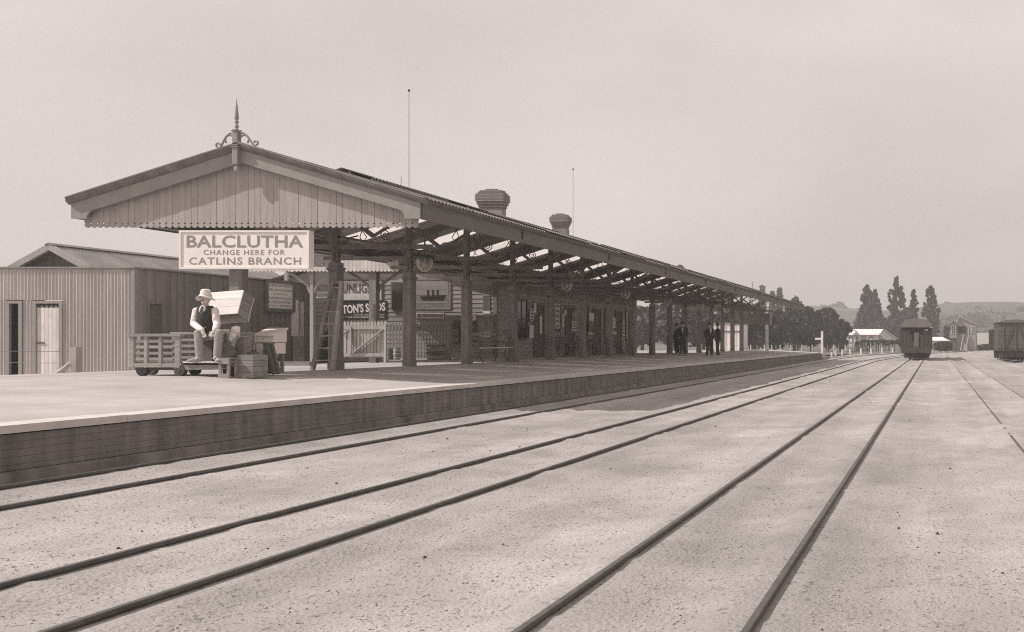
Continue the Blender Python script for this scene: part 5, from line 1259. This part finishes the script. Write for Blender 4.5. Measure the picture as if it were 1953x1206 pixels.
for a_, c_2 in ((1619, 1626), (1658, 1665)):
    w = MB().box(PX(a_, CY), PX(c_2, CY), CY - .08, CY - .01, PZ(654, CY), PZ(642.5, CY)).build('window', 'trim', ct); MB().box(PX(a_ + 1.5, CY), PX(c_2 - .8, CY), CY - .1, CY - .081, PZ(653, CY), PZ(646, CY)).build('blind', 'white', w)
MB().box(PX(1633, CY), PX(1636, CY), CY - .06, CY - .01, .1, PZ(643, CY)).build('door', 'trim', ct)
# low shed right of carriage
LY = 168.
lo = thing('low_shed', 'low white roofed shed behind the right side of the carriage', 'shed', (PX(1796, LY), LY, 0))
MB().box(PX(1778, LY), PX(1810, LY), LY, LY + 4, -.1, PZ(650, LY)).build('wall', 'board', lo); MB().box(PX(1779, LY), PX(1790, LY), LY - .05, LY - .01, PZ(655, LY), PZ(650.5, LY)).build('door', 'white', lo)
MB().add([P(1776, 650, LY - .3), P(1812, 650, LY - .3), P(1797, 643, LY + 2), P(1776, 643, LY + 2), P(1776, 650, LY - .3) + Vector((0, 4.6, 0)), P(1812, 650, LY - .3) + Vector((0, 4.6, 0))], [(0, 1, 2, 3), (3, 2, 5, 4), (1, 5, 2)]).build('roof', 'white', lo)
# signal box
GYb = 160.; sb_ = thing('signal_box', 'two storey timber signal box with gables and outside stair', 'signal box', (PX(1840, GYb), GYb, 0))
S = lambda px: PX(px, GYb); Zs = lambda py: PZ(py, GYb)
MB().box(S(1824), S(1864), GYb + .6, GYb + 4, -.1, Zs(621)).build('cabin_wall', 'board', sb_)
MB().box(S(1812), S(1824.5), GYb, GYb + 3, Zs(645), Zs(622)).build('bay_wall', 'barge', sb_)
MB().box(S(1813), S(1824), GYb + .3, GYb + 3, -.1, Zs(645.3)).build('bay_base', 'trim', sb_)
for x0, x1, ap, eb, y0, y1 in ((1805, 1832, 609.5, 622, GYb - .3, GYb + 3.2), (1819, 1868, 603, 621, GYb + .4, GYb + 4.4)):
    mid = (x0 + x1) / 2 if x1 < 1850 else 1831
    MB().prism([(S(mid), Zs(ap)), (S(x0), Zs(eb)), (S(x0), Zs(eb + 1.6)), (S(mid), Zs(ap + 2)), (S(x1), Zs(eb + 1.6)), (S(x1), Zs(eb))], 'xz', y0, y1).build('roof', 'gable', sb_)
    MB().prism([(S(mid), Zs(ap + 2.1)), (S(x0 + 4), Zs(eb + .5)), (S(x1 - 4), Zs(eb + .5))], 'xz', y0 + .35, y0 + .45).build('gable_wall', 'board', sb_)
w = MB().box(S(1814.5), S(1822.5), GYb - .06, GYb - .01, Zs(637), Zs(620)).build('window', 'offwhite', sb_); MB().box(S(1815.7), S(1818), GYb - .08, GYb - .061, Zs(636), Zs(621)).box(S(1819), S(1821.4), GYb - .08, GYb - .061, Zs(636), Zs(621)).build('pane', 'pane', w)
for a_ in (1847.5, 1852.5, 1857.5):
    w = MB().box(S(a_), S(a_ + 4), GYb + .52, GYb + .59, Zs(636), Zs(621.5)).build('window', 'offwhite', sb_); MB().box(S(a_ + 1), S(a_ + 3), GYb + .5, GYb + .519, Zs(635), Zs(622.5)).build('pane', 'pane', w)
MB().box(S(1827), S(1843), GYb + .5, GYb + .59, Zs(636), Zs(622)).build('landing_shade', 'black', sb_)  # black panel paints the shade of an open landing
for a_ in (1832, 1842): MB().beam((S(a_), GYb - .4, 0), (S(a_ + 6), GYb + .3, Zs(638)), .1, .2).build('stair_string', 'gable', sb_)
for i in range(7): MB().box(S(1832 + i * .85), S(1842 + i * .85), GYb - .4 + i * .1, GYb - .2 + i * .1, .15 + i * .3, .2 + i * .3).build('tread', 'gable', sb_)
MB().box(S(1838), S(1844), GYb - .6, GYb - .1, -.1, Zs(657)).build('lever_box', 'gable', sb_); MB().box(S(1846), S(1862), GYb + .4, GYb + .59, -.1, Zs(640)).build('lower_panel', 'board', sb_)
tag(MB().box(PX(1866, 230), PX(1890, 230), 230, 235, -.1, PZ(635, 230)).build('far_shed', 'offwhite'), 'pale shed wall seen between signal box and wagons', 'shed')

# ------------------------------------------------------------------ railway carriage
KY = 78.; KX = -1.42
ca = thing('railway_carriage', 'dark end-platform railway carriage standing on the straight track', 'railway carriage', (KX, KY, 0))
hw = 1.16; ez = 2.46; zr_ = PZ(607.5, KY)
arc = [(KX + (hw + .06) * math.cos(t), ez + (zr_ - ez) * math.sin(t)) for t in np.linspace(0, PI, 17)]
MB().prism(arc + [(KX - hw - .06, ez - .05), (KX + hw + .06, ez - .05)], 'xz', KY - .1, KY + 15).build('roof', 'carriage_roof', ca, True)
MB().ball((KX + .75, KY + 2.5, zr_ - .12), (.16, .2, .16)).build('roof_ventilator', 'carriage_roof', ca, True)
MB().box(KX - hw, KX + hw, KY + .75, KY + 14.2, .95, ez - .052).build('body', 'carriage', ca)
MB().box(KX - hw - .02, KX + hw + .02, KY, KY + 14.9, .78, .945).build('underframe', 'carriage', ca)
for s in (-1, 1):
    MB().box(KX + s * hw - .06, KX + s * hw + .02 * (1 if s > 0 else 1), KY + .02, KY + .12, .95, ez - .052).build('corner_pillar', 'carriage', ca)
    MB().box(KX + (.30 if s > 0 else -hw + .02), KX + (hw - .07 if s > 0 else -.30), KY + .03, KY + .08, .95, 1.86).build('end_panel', 'carriage', ca)
    w = MB().box(KX + (.42 if s > 0 else -.98), KX + (.98 if s > 0 else -.42), KY + .70, KY + .745, 1.6, 2.25).build('end_window', 'trim', ca); MB().box(KX + (.50 if s > 0 else -.90), KX + (.90 if s > 0 else -.50), KY + .68, KY + .699, 1.68, 2.18).build('pane', 'pane', w)
    for yy in (2.2, 12.5):
        MB().box(KX + s * .62 - .04, KX + s * .62 + .04, KY + yy - 1.2, KY + yy + 1.2, .22, .52).build('bogie_frame', 'iron_dark', ca)
        for d in (-.7, .7): MB().lathe([(0, -.06), (.36, -.06), (.38, -.03), (.38, .05), (.0, .05)], (KX + s * .53, KY + yy + d, .38), 18, 'x').build('wheel', 'iron_dark', ca, True)
    MB().box(KX + s * .95 - .18, KX + s * .95 + .18, KY + .1, KY + .55, .34, .38).build('step', 'iron_dark', ca); MB().box(KX + s * .95 - .02, KX + s * .95 + .02, KY + .3, KY + .36, .38, .78).build('step_hanger', 'iron_dark', ca)
dr = MB().box(KX - .30, KX + .30, KY + .69, KY + .745, .95, 2.35).build('end_door', 'trim', ca); MB().box(KX - .16, KX + .18, KY + .02, KY + .09, .98, 2.02, ).build('gangway_door', 'fascia', ca)
MB().box(KX + .62, KX + .86, KY - .02, KY + .02, 2.18, 2.26).build('number_plate', 'offwhite', ca)
MB().lathe([(0, -.1), (.06, -.1), (.06, .02), (0, .02)], (KX + 1.12, KY, 2.40), 10, 'y').build('tail_lamp', 'white', ca, True)
MB().box(KX - 1.12, KX + 1.12, KY - .06, KY - .002, .50, .93).build('buffer_beam', 'carriage', ca); MB().tube([(KX, KY - .35, .62), (KX, KY - .06, .66)], .09, 8).build('coupler', 'iron_dark', ca)
for s in np.linspace(-1, 1, 9):
    if abs(s) > .3: MB().tube([(KX + s * 1.05, KY + .0, .95), (KX + s * 1.05, KY + .0, 1.9)], .015, 4).build('railing_bar', 'iron_dark', ca)
for yy in (2.2, 12.5):
    for d in (-1.05, 1.05): MB().box(KX - .95, KX + .95, KY + yy + d - .06, KY + yy + d + .06, .12, .58).build('bogie_headstock', 'iron_dark', ca)
# goods wagons
def wagon(label, X_, Y, L, h, mat, roofed):
    t = thing('goods_wagon', label, 'goods wagon', (X_, Y, 0), 'goods wagons at the right')
    w = 1.15; MB().box(X_ - w, X_ + w, Y, Y + L, .72, .90).build('underframe', 'iron_dark', t)
    n_ = 6; bh = (h - .9) / n_
    for i in range(n_):
        MB().box(X_ - w + .02, X_ + w - .02, Y, Y + .05, .905 + i * bh, .90 + (i + 1) * bh - .006).build('end_plank', mat, t)
        MB().box(X_ - w, X_ - w + .05, Y + .055, Y + L, .905 + i * bh, .90 + (i + 1) * bh - .006).build('side_plank', mat, t)
    MB().box(X_ + w - .05, X_ + w, Y + .055, Y + L, .905, h).build('side', mat, t)
    MB().box(X_ - w + .055, X_ + w - .055, Y + .06, Y + L - .01, .905, h - .01).build('load', mat, t)
    for s in (-.8, 0, .8): MB().box(X_ + s - .05, X_ + s + .05, Y - .05, Y - .004, .72, h).build('stanchion', mat, t)
    for yy in np.arange(Y + .3, Y + L, 1.1): MB().box(X_ - w - .04, X_ - w - .004, yy, yy + .09, .72, h).build('stanchion', mat, t)
    if roofed: MB().prism([(X_ - w - .08, h + .003), (X_ + w + .08, h + .003), (X_ + w * .6, h + .16), (X_, h + .22), (X_ - w * .6, h + .16)], 'xz', Y - .1, Y + L + .1).build('roof', 'carriage_roof', t)
    MB().tube([(X_, Y - .38, .8), (X_, Y - .002, .8)], .06, 8).build('coupler', 'iron_dark', t)
    for s in (-.75, .75): MB().beam((X_ + s, Y - .06, .95), (X_ + s * .2, Y - .06, h - .1), .05, .04, (0, 1, 0)).build('diagonal_strap', 'iron_dark', t)
    for yy in (Y + 1.1, Y + L - 1.1):
        for s in (-.53, .53): MB().lathe([(0, -.06), (.34, -.06), (.36, 0), (.36, .05), (0, .05)], (X_ + s, yy, .36), 16, 'x').build('wheel', 'iron_dark', t, True)
    MB().box(X_ - 1.0, X_ + 1.0, Y + .15, Y + .25, .30, .718).build('headstock', 'iron_dark', t); MB().box(X_ - .9, X_ + .9, Y + L * .45, Y + L * .55, .12, .718).build('brake_gear', 'iron_dark', t)
    for s in (-.7, .7): MB().box(X_ + s - .03, X_ + s + .03, Y + .2, Y + L - .2, .3, .72).build('sole_bar', 'iron_dark', t)
wagon('tall roofed goods wagon at the right edge, nearer one', 5.35, 70, 5.6, 2.62, 'wagon', True)
wagon('lower open goods wagon coupled beyond the tall wagon', 5.35, 77, 5.4, 2.25, 'carriage', False)

# ------------------------------------------------------------------ air
hzm = bpy.data.materials.new('haze'); hzm.use_nodes = True
N = hzm.node_tree.nodes; N.clear(); o = N.new('ShaderNodeOutputMaterial'); pv = N.new('ShaderNodeVolumePrincipled')
pv.inputs['Color'].default_value = (.98, .95, .93, 1); pv.inputs['Density'].default_value = .0013; pv.inputs['Anisotropy'].default_value = .2
hzm.node_tree.links.new(pv.outputs[0], o.inputs['Volume'])
b = MB().box(-1400, 1400, -40, 1100, -4, 60); me = b.mesh('haze', hzm); hz_ = bpy.data.objects.new('haze', me); COL.objects.link(hz_); hz_['kind'] = 'stuff'
